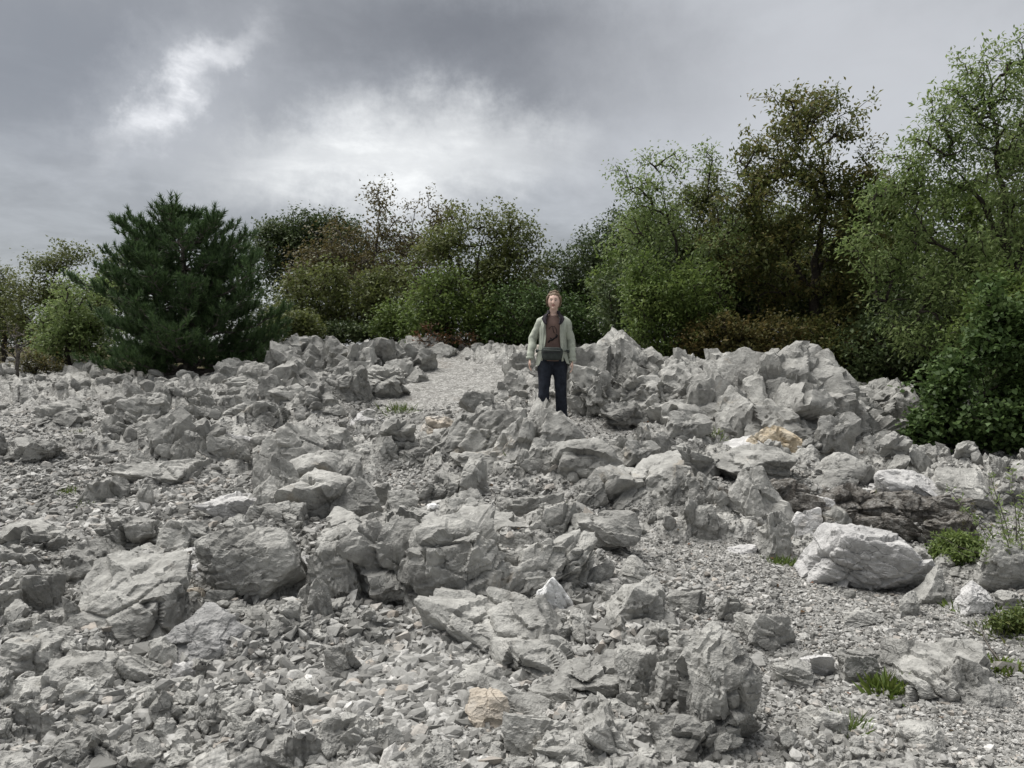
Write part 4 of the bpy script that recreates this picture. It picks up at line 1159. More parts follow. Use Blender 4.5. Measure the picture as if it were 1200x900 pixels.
# --- middle
tree('broadleaf_tree', 'wide green tree with a wispy top behind the rubble crest', 17.5, 560,
     [(560, 290, 60, 42), (600, 275, 30, 32), (520, 310, 40, 40), (590, 325, 48, 40), (545, 340, 60, 40)],
     [[(565, 412), (560, 360), (560, 310), (570, 265)], [(560, 350), (600, 300), (612, 258)], [(561, 360), (525, 320)]],
     420, 'olive', 28, 0.095, 0.13, seed=31, gap=-0.2, gapf=1.2)
tree('shrub', 'bright green round bush low beside the wide green tree', 16.6, 520,
     [(515, 355, 38, 44), (550, 375, 42, 34), (580, 385, 40, 26), (500, 385, 30, 26)], [[(530, 410), (525, 385), (520, 350)], [(535, 410), (555, 380)]],
     330, 'green', 30, 0.09, 0.12, cat='bush', seed=33, gap=-0.4)
tree('shrub', 'dark clipped-looking bush right behind the woman', 16.4, 615,
     [(615, 365, 46, 34), (650, 375, 40, 32), (600, 392, 40, 20), (690, 385, 40, 26)], [[(620, 408), (618, 385), (615, 362)], [(625, 408), (660, 375)]],
     330, 'ivy', 32, 0.08, 0.11, cat='bush', seed=34, gap=-0.4)
tree('broadleaf_tree', 'dark green tree with a feathery top beyond the woman', 18.0, 695,
     [(700, 300, 36, 34), (725, 270, 22, 24), (680, 330, 50, 40), (735, 320, 34, 44), (710, 365, 60, 40), (655, 330, 24, 32)],
     [[(695, 408), (697, 360), (705, 310), (722, 262)], [(697, 360), (665, 325)], [(698, 350), (735, 310)]],
     420, 'dark', 28, 0.095, 0.13, seed=36, gap=-0.25, gapf=1.2)
tree('broadleaf_tree', 'reddish-brown thinning tree with bare twigs at its top', 20.0, 430,
     [(405, 285, 45, 35), (450, 255, 40, 30), (490, 255, 30, 40), (520, 250, 20, 26), (430, 315, 75, 42), (480, 310, 50, 45), (380, 320, 45, 35), (440, 228, 22, 16), (490, 225, 16, 14)],
     [[(430, 398), (432, 350), (440, 300), (445, 245), (440, 215)], [(433, 350), (480, 290), (492, 225)], [(433, 350), (395, 300)], [(478, 300), (520, 250), (528, 232)]],
     460, 'brown', 22, 0.10, 0.13, seed=41, gap=-0.15, gapf=1.2, bare=0.55, bark=M_BARK_G)
tree('shrub', 'olive bush at the foot of the reddish-brown tree', 18.6, 375,
     [(375, 345, 50, 40), (420, 360, 50, 34), (460, 350, 40, 44), (350, 370, 36, 24)], [[(400, 398), (390, 370), (378, 345)], [(402, 398), (440, 360)]],
     380, 'olive', 28, 0.10, 0.13, cat='bush', seed=42, gap=-0.35)
tree('shrub', 'small bush of red autumn leaves at the edge of the scree', 15.8, 520,
     [(518, 398, 16, 10), (495, 392, 12, 12), (545, 400, 14, 9)], [[(518, 412), (518, 402), (516, 394)]],
     26, 'red', 20, 0.07, 0.07, cat='bush', seed=44, gap=-0.5)
tree('holm_oak', 'round-topped dark evergreen oak behind the pine', 24.0, 350,
     [(350, 275, 42, 30), (325, 285, 28, 26), (385, 270, 30, 24), (345, 310, 55, 32), (400, 300, 40, 36)],
     [[(352, 392), (352, 340), (350, 290)], [(352, 350), (385, 290)], [(352, 350), (325, 295)]],
     520, 'dark', 34, 0.12, 0.15, seed=46, gap=-0.5, trunk_r=0.13)
for i, (cx, cy, rx, ry, lf, D, lb) in enumerate([(345, 380, 26, 16, 'olive', 17.0, 'low olive undergrowth bush between the pine and the olive bush'), (405, 390, 28, 8, 'dark', 17.6, 'low dark undergrowth bush under the reddish-brown tree'),
        (462, 378, 24, 22, 'green', 17.3, 'low green undergrowth bush beside the red autumn leaves'), (640, 397, 34, 9, 'dark', 17.2, 'low dark undergrowth bush behind the low rubble pile'), (722, 396, 34, 15, 'dark', 16.8, 'low dark undergrowth bush behind the ridge peak')]):
    tree('undergrowth_bush', lb, D, cx, [(cx, cy, rx, ry), (cx - rx * 0.7, cy + ry * 0.4, rx * 0.5, ry * 0.5), (cx + rx * 0.6, cy + ry * 0.2, rx * 0.6, ry * 0.7)], [[(cx, 404), (cx, cy)]], 120, lf, 26, 0.085, 0.13, cat='bush', seed=140 + i, gap=-0.3, gapf=2.0)
# --- left
tree('shrub', 'yellow-green bush beside the dark pine', 16.8, 80,
     [(75, 380, 40, 34), (100, 360, 34, 40), (60, 400, 30, 26), (110, 395, 40, 30)], [[(80, 430), (80, 400), (85, 365)], [(78, 430), (60, 400)]],
     300, 'light', 26, 0.085, 0.11, cat='bush', seed=51, gap=-0.3)
tree('broadleaf_tree', 'olive tree with a thin leafy crown left of the pine', 20.5, 70,
     [(85, 310, 34, 22), (50, 330, 36, 30), (95, 340, 46, 40), (40, 360, 40, 34), (120, 330, 30, 36)],
     [[(70, 415), (72, 370), (80, 310)], [(72, 370), (45, 335)], [(73, 360), (110, 330)]],
     330, 'olive', 26, 0.10, 0.14, seed=53, gap=-0.2)
tree('broadleaf_tree', 'sparse olive tree at the far left edge of the wood', 23.0, 5,
     [(5, 335, 26, 26), (-30, 330, 40, 34), (10, 370, 34, 30), (-40, 370, 40, 30)], [[(5, 415), (5, 370), (5, 330)], [(5, 375), (-30, 335)]],
     240, 'olive', 24, 0.10, 0.14, seed=54, gap=-0.15)
tree('bare_shrub', 'small bare shrub with dead twigs beside the yellow-green bush', 15.2, 18,
     [(18, 400, 20, 26)], [[(20, 436), (18, 415), (16, 395)]], 60, 'rust', 2, 0.05, 0.05, cat='shrub', seed=56, gap=-0.6, bark=M_BARK_G, tip_r=0.004)
tree('shrub', 'rusty low bush at the foot of the yellow-green bush', 15.9, 38,
     [(40, 424, 16, 12), (60, 428, 14, 8)], [[(40, 440), (40, 424)]], 60, 'rust', 20, 0.06, 0.06, cat='bush', seed=57, gap=-0.6)
# --- the wood behind closes every gap
for i, (cx, cy, rx, ry, D) in enumerate([(-60, 375, 80, 50, 27), (60, 380, 70, 40, 29), (180, 350, 70, 60, 26), (290, 365, 60, 50, 28), (390, 345, 70, 60, 27), (480, 330, 70, 65, 26),
                                         (570, 340, 70, 62, 25), (650, 345, 60, 50, 24), (730, 330, 60, 66, 23), (810, 320, 60, 75, 20), (890, 320, 60, 80, 19), (970, 320, 70, 85, 18), (1060, 330, 70, 85, 17), (1150, 340, 80, 90, 16), (1250, 330, 80, 100, 15)]):
    tree('woodland_tree', 'shadowy dark green tree deep in the wood behind the front trees', D, cx,
         [(cx, cy, rx, ry), (cx - rx * 0.5, cy + ry * 0.3, rx * 0.6, ry * 0.6), (cx + rx * 0.5, cy + ry * 0.3, rx * 0.6, ry * 0.6)],
         [[(cx, 415), (cx, cy + ry * 0.4), (cx, cy - ry * 0.4)]], 180, 'dark', 26, 0.15, 0.20, group='trees deep in the wood', seed=60 + i, gap=-0.5)

# --- the pine
def pine():
    rs = np.random.RandomState(5)
    D = 15.3
    base = px_pt(220, 440, D); base[2] = float(h_coarse(base[0], D)[0])
    H = float(px_pt(212, 250, D)[2] - base[2]); m = D / FPX
    e = empty('pine_tree', tuple(base), 'dense dark green pine with low sweeping branches on the stony slope', 'tree')
    pos = [np.array([0, 0, -0.05])]; par = [-1]; rad = [0.11]
    nt = 22
    for k in range(1, nt + 1):
        t = k / nt
        pos.append(np.array([0.06 * math.sin(t * 5), 0.05 * math.cos(t * 4), H * 0.97 * t])); par.append(k - 1); rad.append(0.11 * (1 - t) + 0.012)
    prof = lambda t: np.interp(t, [0, 0.06, 0.2, 0.42, 0.58, 0.72, 0.85, 0.94, 1.0], [112, 124, 116, 114, 106, 90, 70, 46, 16]) * m
    tuft_c, tuft_d = [], []
    def tuft(p, d): tuft_c.append(p); tuft_d.append(d / np.linalg.norm(d))
    for li, t in enumerate(np.linspace(0.04, 0.96, 18)):
        nb = rs.randint(6, 9) if t < 0.85 else 5
        a0 = rs.uniform(0, 6.28)
        for q in range(nb):
            an = a0 + 6.283 * q / nb + rs.normal(0, 0.25)
            tt = np.clip(t + rs.normal(0, 0.02), 0.03, 0.98)
            L = prof(tt) * rs.uniform(0.50, 1.06)
            rise = np.interp(tt, [0, 0.3, 0.7, 1], [-0.04, 0.04, 0.10, 0.30]) + rs.normal(0, 0.07)
            k0 = int(tt * nt); p = pos[k0].copy(); p[2] = H * 0.97 * tt
            dirh = np.array([math.cos(an), math.sin(an), 0])
            ns = 8; prev = k0
            for s in range(1, ns + 1):
                u = s / ns
                q3 = p + dirh * L * u + np.array([0, 0, L * (rise * u + 0.12 * u * u - 0.08 * math.sin(math.pi * u))]) + rs.normal(0, 0.025, 3)
                q3[2] = max(q3[2], 0.10 + 0.1 * rs.uniform())
                pos.append(q3); par.append(prev); prev = len(pos) - 1; rad.append(0.030 * (1 - u) * (1.1 - tt) + 0.007)
                if u > 0.30:
                    for side in (-1, 1, 0):
                        if side == 0 and rs.uniform() < 0.5: continue
                        l2 = L * rs.uniform(0.10, 0.24) * (1.3 - u * 0.7) + 0.07
                        sd = np.array([-dirh[1], dirh[0], 0]) * side
                        dd = dirh * rs.uniform(0.5, 1.0) + sd * rs.uniform(0.6, 1.1) + np.array([0, 0, rs.uniform(0.2, 0.9)])
                        dd /= np.linalg.norm(dd)
                        tp = q3 + dd * l2
                        pos.append(q3 + dd * l2 * 0.55 - np.array([0, 0, 0.02])); par.append(prev); rad.append(0.006)
                        pos.append(tp); par.append(len(pos) - 2); rad.append(0.005)
                        td = dd * 0.6 + np.array([0, 0, rs.uniform(0.4, 1.0)])
                        tuft(tp, td)
                        if l2 > 0.22: tuft(q3 + dd * l2 * 0.5, td + rs.normal(0, 0.2, 3))
            tuft(pos[prev], dirh * 0.6 + np.array([0, 0, 0.7]))
    mb = MB(); tubes(np.array(pos), np.array(par), np.array(rad), mb, 0.01)
    link('trunk', mb.mesh('trunk', M_BARK_G, True), e)
    C = np.array(tuft_c); Dv = unit(np.array(tuft_d)); nn = 52
    n = len(C); sz = rs.uniform(0.75, 1.3, n)
    Ct = np.repeat(C, nn, 0); Dt = np.repeat(Dv, nn, 0); St = np.repeat(sz, nn)[:, None]
    N = n * nn
    b = Ct + Dt * rs.uniform(-0.09, 0.07, N)[:, None] * St
    dr = unit(Dt * rs.uniform(0.5, 1.1, N)[:, None] + unit(rs.normal(size=(N, 3))) * 0.62)
    L = rs.uniform(0.08, 0.14, N)[:, None] * St
    sd = unit(np.cross(dr, rs.normal(size=(N, 3)))) * 0.0085
    V = np.stack([b - sd, b + sd, b + dr * L], 1).reshape(-1, 3)
    F = np.arange(N * 3).reshape(-1, 3)
    V[:, 2] = np.maximum(V[:, 2], -0.05)
    link('crown', mesh_np('crown', V, F, LM['pine']), e)
    print('pine tufts', n)
pine()
fallen_leaves()
# ------------------------------------------------------------------ the woman
def flat_mat(name, c, rough=0.85, var=0.25, scale=18, bump=0.0, spec=0.2):
    m, b = new_mat(name)
    tc = b.n('ShaderNodeTexCoord').outputs['Object']
    n = b.noise(tc, scale, 4, 0.65)
    lo = tuple(q * (1 - var) for q in c); hi = tuple(min(1, q * (1 + var)) for q in c)
    bp = bump_node(b, b.noise(tc, 140, 2, 0.5), bump, 0.004) if bump else None
    return finish(m, b, b.ramp(n, [(0.35, lo), (0.65, hi)]), rough, bp, spec)
M_SKIN = flat_mat('skin', (0.68, 0.48, 0.395), 0.55, 0.10, 14)
M_HAIR = flat_mat('hair', (0.155, 0.110, 0.072), 0.6, 0.45, 60)
M_JACKET = flat_mat('jacket_cloth', (0.42, 0.445, 0.375), 0.85, 0.16, 9, 0.4)
M_COLLAR = flat_mat('collar_lining', (0.035, 0.030, 0.036), 0.9, 0.2)
M_SHIRT = flat_mat('shirt_cloth', (0.15, 0.100, 0.085), 0.9, 0.12, 12, 0.3)
M_PRINT = flat_mat('shirt_print', (0.018, 0.015, 0.016), 0.9, 0.1)
M_JEANS = flat_mat('dark_denim', (0.022, 0.026, 0.036), 0.9, 0.35, 14, 0.4)
M_BAG = flat_mat('bag_fabric', (0.045, 0.052, 0.048), 0.75, 0.2, 20, 0.4)
M_ZIP = flat_mat('zip', (0.14, 0.15, 0.14), 0.6, 0.1)
M_BOOT = flat_mat('boot_leather', (0.022, 0.020, 0.019), 0.7, 0.3)
M_LIP = flat_mat('lips', (0.36, 0.13, 0.12), 0.5, 0.05)
M_EYE = flat_mat('eye_white', (0.55, 0.52, 0.50), 0.3, 0.05)
M_IRIS = flat_mat('iris', (0.03, 0.022, 0.018), 0.2, 0.05)

def ring_loft(mb, rings, n=20, caps=True):
    """rings: (centre xyz, rx, ry[, axis xyz]) -> closed tube"""
    V = []; cs = [np.array(r[0], float) for r in rings]
    for i, r in enumerate(rings):
        if len(r) > 3: ax = np.array(r[3], float)
        else: ax = cs[min(i + 1, len(cs) - 1)] - cs[max(i - 1, 0)]
        ax = ax / np.linalg.norm(ax)
        ref = np.array([0, 1, 0]) if abs(ax[1]) < 0.8 else np.array([0, 0, 1])
        s1 = np.cross(ref, ax); s1 /= np.linalg.norm(s1); s2 = np.cross(ax, s1)
        for k in range(n):
            t = 2 * math.pi * k / n
            V.append(cs[i] + s1 * math.cos(t) * r[1] + s2 * math.sin(t) * r[2])
    m = len(rings); F = []
    for i in range(m - 1):
        for k in range(n):
            F.append((i * n + k, i * n + (k + 1) % n, (i + 1) * n + (k + 1) % n, (i + 1) * n + k))
    V = V + [cs[0], cs[-1]] if caps else V
    F4 = np.array(F)
    F3 = np.concatenate([F4[:, [0, 1, 2]], F4[:, [0, 2, 3]]])
    if caps:
        b0 = m * n; ex = []
        for k in range(n):
            ex.append((b0, (k + 1) % n, k)); ex.append((b0 + 1, (m - 1) * n + k, (m - 1) * n + (k + 1) % n))
        F3 = np.concatenate([F3, np.array(ex)])
    mb.add(np.array(V), F3)

def ellipsoid(mb, c, r, lv=3, warp=None):
    d, f = ICO[lv]
    p = d * np.array(r)
    if warp is not None: p = warp(p, d)
    mb.add(p + np.array(c), f)

def remeshed(name, mb, mat, voxel, smooth=4, factor=0.5, dec=None):
    me = mb.mesh(name, None)
    o = bpy.data.objects.new(name, me); COL.objects.link(o)
    r = o.modifiers.new('r', 'REMESH'); r.mode = 'VOXEL'; r.voxel_size = voxel
    s = o.modifiers.new('s', 'SMOOTH'); s.factor = factor; s.iterations = smooth
    if dec: d = o.modifiers.new('d', 'DECIMATE'); d.ratio = dec
    dg = bpy.context.evaluated_depsgraph_get()
    new = bpy.data.meshes.new_from_object(o.evaluated_get(dg))
    bpy.data.objects.remove(o); bpy.data.meshes.remove(me)
    new.name = name
    new.polygons.foreach_set('use_smooth', np.ones(len(new.polygons), bool))
    new.materials.clear(); new.materials.append(mat)
    return new

def wrinkle(me, amp, freq, s=0, stretch=(1, 1, 1)):
    n = len(me.vertices)
    co = np.zeros(n * 3, np.float32); me.vertices.foreach_get('co', co); co = co.reshape(-1, 3)
    no = np.zeros(n * 3, np.float32); me.vertices.foreach_get('normal', no); no = no.reshape(-1, 3)
    q = co * np.array(stretch) * freq
    d = fbm(q + 3.1, 3, s) + 0.6 * (1 - 2 * np.abs(vnoise(q * 0.8 + 1.3, s + 3)))
    co = co + no * (amp * d)[:, None]
    me.vertices.foreach_set('co', co.astype(np.float32).ravel()); me.update()

def woman():
    Dw = 9.4
    p0 = px_pt(646, 420, Dw)
    gz = float(h_full(p0[0], Dw)[0])
    zt = px_pt(646, 340, Dw)[2]
    HT = 1.62
    base = (p0[0], Dw, zt - HT * 1.0)
    e = empty('person', base, 'woman in a pale green jacket, brown shirt and dark jeans standing on the rocks', 'person')
    e.rotation_euler = (0, math.radians(1.2), math.radians(-6)); SC = HT / 1.70; e.scale = (SC, SC, SC)
    V = lambda *a: np.array(a, float)
    # pose: facing -Y (to the camera). +X is viewer right
    hipL, hipR = V(0.088, 0, 0.84), V(-0.088, 0, 0.84)
    knL, knR = V(0.112, -0.03, 0.46), V(-0.098, -0.060, 0.47)
    anL, anR = V(0.130, 0.03, 0.085), V(-0.100, -0.07, 0.085)
    shL, shR = V(0.150, 0.01, 1.312), V(-0.150, 0.01, 1.312)
    elL, elR = V(0.222, 0.05, 1.05), V(-0.258, 0.04, 1.06)
    wrL, wrR = V(0.250, -0.02, 0.815), V(-0.285, -0.05, 0.83)
    body = MB()
    ring_loft(body, [((0, 0.01, 0.78), 0.10, 0.085), ((0, 0.01, 0.86), 0.155, 0.105), ((0, 0, 0.98), 0.145, 0.10), ((0, 0, 1.08), 0.125, 0.088), ((0, 0, 1.20), 0.145, 0.10), ((0, 0, 1.30), 0.155, 0.09), ((0, 0.005, 1.36), 0.10, 0.065), ((0, 0.005, 1.40), 0.055, 0.052), ((0, -0.005, 1.47), 0.050, 0.050)])
    for h, k, a, s in ((hipL, knL, anL, 1), (hipR, knR, anR, -1)):
        ring_loft(body, [(h + V(0, 0, 0.05), 0.085, 0.09), (h * 0.6 + k * 0.4, 0.078, 0.082), (k, 0.053, 0.056), (k * 0.65 + a * 0.35, 0.052, 0.057), (a, 0.034, 0.037)])
        ring_loft(body, [(a + V(0, 0.05, -0.03), 0.033, 0.04), (a + V(0, 0, -0.035), 0.036, 0.045), (a + V(0.005 * s, -0.08, -0.05), 0.04, 0.03), (a + V(0.01 * s, -0.15, -0.058), 0.032, 0.018)], 14)
    for sh, el, wr, s in ((shL, elL, wrL, 1), (shR, elR, wrR, -1)):
        ring_loft(body, [(sh * V(0.5, 1, 1) + V(0, 0, 0.01), 0.05, 0.055), (sh, 0.052, 0.055), (sh * 0.5 + el * 0.5, 0.043, 0.045), (el, 0.036, 0.038), (el * 0.5 + wr * 0.5, 0.034, 0.034), (wr, 0.023, 0.027)], 16)
        # hand: palm, four fingers, thumb, hanging relaxed
        pc = wr + V(0.004 * s, -0.012, -0.05)
        ring_loft(body, [(wr, 0.017, 0.026), (wr + V(0, -0.004, -0.025), 0.014, 0.034), (pc + V(0, 0, -0.01), 0.014, 0.041), (pc + V(0, -0.004, -0.045), 0.012, 0.040)], 14)
        for q, (dy, ln) in enumerate(((-0.032, 0.066), (-0.011, 0.075), (0.010, 0.070), (0.029, 0.056))):
            b0 = pc + V(0, dy, -0.038)
            b1 = b0 + V(-0.004 * s, -0.004, -ln * 0.45); b2 = b1 + V(-0.013 * s, -0.008, -ln * 0.33); b3 = b2 + V(-0.015 * s, -0.008, -ln * 0.2)
            ring_loft(body, [(b0, 0.0095, 0.0095), (b1, 0.009, 0.009), (b2, 0.0082, 0.0082), (b3, 0.006, 0.006)], 10)
        t0 = pc + V(-0.004 * s, -0.036, 0.014); t1 = t0 + V(-0.010 * s, -0.024, -0.028); t2 = t1 + V(-0.010 * s, -0.010, -0.030)
        ring_loft(body, [(t0, 0.013, 0.013), (t1, 0.0105, 0.0105), (t2, 0.0085, 0.0085)], 10)
    # head
    hc = V(0, -0.018, 1.555)
    def hwarp(p, d):
        p = p.copy()
        low = np.clip(-d[:, 2], 0, 1)
        p[:, 0] *= 1 - 0.30 * low ** 1.4
        p[:, 1] *= 1 - 0.10 * low
        p[:, 1] += np.where(d[:, 1] > 0, 0.012 * (1 - low), -0.006 * low)
        p[:, 2] += -0.012 * low * np.clip(-d[:, 1], 0, 1)
        # eye sockets
        for sx in (-1, 1):
            g = np.exp(-(((d[:, 0] - sx * 0.36) / 0.17) ** 2 + ((d[:, 2] - 0.06) / 0.12) ** 2)) * (d[:, 1] < 0)
            p[:, 1] += 0.008 * g
            ck = np.exp(-(((d[:, 0] - sx * 0.42) / 0.22) ** 2 + ((d[:, 2] + 0.22) / 0.18) ** 2)) * (d[:, 1] < 0)
            p[:, 1] -= 0.005 * ck
        return p
    ellipsoid(body, hc, (0.084, 0.098, 0.108), 4, hwarp)
    ring_loft(body, [(hc + V(0, -0.090, 0.018), 0.007, 0.006), (hc + V(0, -0.100, -0.006), 0.010, 0.010), (hc + V(0, -0.106, -0.026), 0.014, 0.012), (hc + V(0, -0.096, -0.034), 0.012, 0.008)], 10)
    ellipsoid(body, hc + V(0, -0.080, -0.088), (0.022, 0.018, 0.018), 2)
    for s in (-1, 1): ellipsoid(body, hc + V(0.074 * s, 0.012, -0.004), (0.010, 0.019, 0.030), 2)
    bm = remeshed('body', body, M_SKIN, 0.0056, 3, 0.4, 0.45)
    link('body', bm, e)
    fc = lambda x, z, dy: hc + V(x, dy, z)
    for s in (-1, 1):
        q = MB(); ellipsoid(q, fc(0.029 * s, 0.006, -0.0845), (0.0125, 0.006, 0.0062), 2); eye = link('eye', q.mesh('eye', M_EYE, True), e)
        q = MB(); ellipsoid(q, fc(0.029 * s, 0.006, -0.0890), (0.0062, 0.0035, 0.0058), 2); link('iris', q.mesh('iris', M_IRIS, True), eye)
        q = MB(); ring_loft(q, [(fc(0.012 * s, 0.025, -0.0955), 0.003, 0.003), (fc(0.030 * s, 0.030, -0.0915), 0.0045, 0.0035), (fc(0.048 * s, 0.025, -0.078), 0.002, 0.002)], 8)
        link('eyebrow', q.mesh('eyebrow', M_HAIR, True), e)
    q = MB(); ring_loft(q, [(fc(-0.024, -0.052, -0.083), 0.002, 0.002), (fc(-0.010, -0.054, -0.0935), 0.0055, 0.005), (fc(0.010, -0.054, -0.0935), 0.0055, 0.005), (fc(0.024, -0.052, -0.083), 0.002, 0.002)], 10)
    link('mouth', q.mesh('mouth', M_LIP, True), e)
    # hair pulled up, strands framing the face
    hair = MB()
    def hairw(p, d):
        p = p.copy()
        face = (d[:, 1] < -0.15) & (d[:, 2] < 0.52) & (np.abs(d[:, 0]) < 0.80)
        p[face] *= 0.80
        p *= (1 + 0.05 * vnoise(d * 5 + 3, 3) + 0.035 * vnoise(d * np.array([14, 14, 5]), 4))[:, None]
        return p
    ellipsoid(hair, hc + V(0, 0.014, 0.014), (0.100, 0.106, 0.112), 4, hairw)
    ellipsoid(hair, hc + V(0.012, 0.015, 0.112), (0.045, 0.048, 0.034), 3, lambda p, d: p * (1 + 0.18 * vnoise(d * 4 + 1, 6))[:, None])
    ellipsoid(hair, hc + V(-0.028, 0.0, 0.104), (0.032, 0.036, 0.028), 3, lambda p, d: p * (1 + 0.2 * vnoise(d * 4 + 8, 6))[:, None])
    for s in (-1, 1):
        ring_loft(hair, [(hc + V(0.066 * s, -0.055, 0.066), 0.012, 0.012), (hc + V(0.088 * s, -0.04, 0.02), 0.011, 0.014), (hc + V(0.090 * s, -0.03, -0.035), 0.008, 0.012), (hc + V(0.074 * s, -0.026, -0.075), 0.003, 0.004)], 8)
    link('hair', hair.mesh('hair', M_HAIR, True), e)
    # shirt
    sh = MB()
    ring_loft(sh, [((0, -0.005, 0.80), 0.165, 0.118), ((0, -0.005, 0.93), 0.160, 0.118), ((0, -0.004, 1.08), 0.148, 0.110), ((0, -0.006, 1.20), 0.158, 0.120), ((0, 0, 1.30), 0.165, 0.105), ((0, 0.005, 1.36), 0.115, 0.078), ((0, 0.0, 1.385), 0.072, 0.066)], 40)
    sm = sh.mesh('shirt', M_SHIRT, True); wrinkle(sm, 0.004, 9, 3, (1, 1, 0.5)); shirt = link('shirt', sm, e)
    # printed dark branch on the shirt front, laid on the cloth
    pr = MB()
    def on(x, z): return V(x, -0.006 - 0.121 * math.sqrt(max(0, 1 - (x / 0.165) ** 2)) - 0.004, z)
    for pts, r in (([(-0.055, 1.03), (-0.03, 1.06), (0.0, 1.065), (0.02, 1.085), (0.05, 1.10), (0.06, 1.13)], 0.011), ([(0.0, 1.065), (-0.02, 1.085), (-0.035, 1.09)], 0.007),
                   ([(0.02, 1.15), (0.005, 1.19), (0.0, 1.23)], 0.004), ([(-0.05, 1.20), (-0.02, 1.235), (0.02, 1.235), (0.045, 1.20), (0.055, 1.15)], 0.003), ([(0.04, 1.10), (0.052, 1.12), (0.045, 1.14)], 0.008)):
        ring_loft(pr, [(on(*q), r, 0.002, (pts[min(i + 1, len(pts) - 1)][0] - pts[max(i - 1, 0)][0], 0.0, pts[min(i + 1, len(pts) - 1)][1] - pts[max(i - 1, 0)][1])) for i, q in enumerate(pts)], 8)
    link('print', pr.mesh('print', M_PRINT, True), shirt)
    # trousers
    tr = MB()
    ring_loft(tr, [((0, 0.01, 0.73), 0.09, 0.075), ((0, 0.01, 0.80), 0.163, 0.115), ((0, 0.008, 0.88), 0.166, 0.118), ((0, 0, 0.96), 0.155, 0.112)], 32)
    for h, k, a, s in ((hipL, knL, anL, 1), (hipR, knR, anR, -1)):
        ring_loft(tr, [(h + V(0, 0, 0.03), 0.088, 0.105), (h * 0.75 + k * 0.25, 0.100, 0.104), (h * 0.4 + k * 0.6, 0.087, 0.090), (k, 0.074, 0.075), (k * 0.6 + a * 0.4, 0.074, 0.076), (k * 0.15 + a * 0.85, 0.074, 0.080), (a + V(0, -0.004, -0.03), 0.078, 0.088)], 24)
    tm = remeshed('trousers', tr, M_JEANS, 0.011, 3, 0.4)
    wrinkle(tm, 0.006, 11, 5, (1, 1, 0.7)); link('trousers', tm, e)
    # boots
    for a, s in ((anL, 1), (anR, -1)):
        q = MB()
        ring_loft(q, [(a + V(0, 0.075, -0.05), 0.035, 0.035), (a + V(0, 0.03, -0.035), 0.046, 0.055), (a + V(0, -0.04, -0.042), 0.049, 0.050), (a + V(0.008 * s, -0.12, -0.058), 0.049, 0.032), (a + V(0.012 * s, -0.175, -0.064), 0.030, 0.022)], 18)
        ring_loft(q, [(a + V(0, 0.01, -0.06), 0.05, 0.055), (a + V(0, 0.008, 0.02), 0.05, 0.054), (a + V(0, 0.006, 0.07), 0.05, 0.052)], 18)
        bt = link('boot', q.mesh('boot', M_BOOT, True), e)
        q = MB(); ring_loft(q, [(a + V(0, 0.08, -0.083), 0.042, 0.012), (a + V(0, -0.03, -0.083), 0.052, 0.012), (a + V(0.012 * s, -0.17, -0.083), 0.040, 0.010)], 12)
        link('sole', q.mesh('sole', M_COLLAR, True), bt)
    # jacket: open-fronted shell with sleeves
    jk = MB()
    rows = [(0.76, 0.222, 0.162, 0.95), (0.80, 0.212, 0.158, 0.85), (0.90, 0.188, 0.150, 0.72), (1.00, 0.172, 0.145, 0.62), (1.10, 0.170, 0.141, 0.56), (1.20, 0.178, 0.140, 0.54), (1.27, 0.185, 0.132, 0.54), (1.312, 0.172, 0.115, 0.56), (1.348, 0.142, 0.098, 0.62), (1.378, 0.112, 0.088, 0.72), (1.400, 0.085, 0.080, 0.85)]
    na = 72
    rows = [tuple(np.array(a) * (1 - t) + np.array(b) * t) for a, b in zip(rows[:-1], rows[1:]) for t in (0, 0.33, 0.67)] + [rows[-1]]
    def shell(off):
        P = []
        for (z, rx, ry, gap) in rows:
            for k in range(na + 1):
                t = gap + (2 * math.pi - 2 * gap) * k / na      # angle from the front
                w = 0.012 * vnoise(np.array([[math.sin(t) * 3, z * 9, math.cos(t) * 3]]), 4)[0] + 0.010 * vnoise(np.array([[t * 5, z * 3, 2.0]]), 6)[0]
                hem = 0.02 * math.sin(t * 2 + 0.6) if z < 0.85 else 0
                P.append(((rx + off + w) * math.sin(t), -(ry + off + w) * math.cos(t) + 0.004, z + hem))
        return np.array(P)
    A = shell(0.0); B = shell(-0.010)
    n1 = na + 1; m = len(rows)
    F = []
    for i in range(m - 1):
        for k in range(na):
            a0, a1, b1, b0 = i * n1 + k, i * n1 + k + 1, (i + 1) * n1 + k + 1, (i + 1) * n1 + k
            F.append((a0, a1, b1, b0)); o = m * n1; F.append((a0 + o, b0 + o, b1 + o, a1 + o))
    o = m * n1
    for i in range(m - 1):
        for k in (0, na):
            F.append((i * n1 + k, (i + 1) * n1 + k, (i + 1) * n1 + k + o, i * n1 + k + o))
    for k in range(na):
        F.append((k, k + 1, k + 1 + o, k + o)); r = (m - 1) * n1; F.append((r + k, r + k + 1, r + k + 1 + o, r + k + o))
    jk.add(np.concatenate([A, B]), np.array(F))
    jm = jk.mesh('jacket', M_JACKET, True); jac = link('jacket', jm, e)
    for shd, el, wr, s in ((shL, elL, wrL, 1), (shR, elR, wrR, -1)):
        q = MB()
        pts = [(shd * V(0.72, 1, 1) + V(0, 0, 0.008), 0.056, 0.066), (shd + V(0.010 * s, 0, -0.022), 0.060, 0.070), (shd * 0.6 + el * 0.4 + V(0.005 * s, 0, 0), 0.055, 0.064), (el + V(0.004 * s, 0.005, 0.02), 0.051, 0.058), (el * 0.6 + wr * 0.4, 0.050, 0.055), (el * 0.2 + wr * 0.8, 0.046, 0.050), (wr + V(0, 0, -0.012), 0.041, 0.045)]
        fine = []
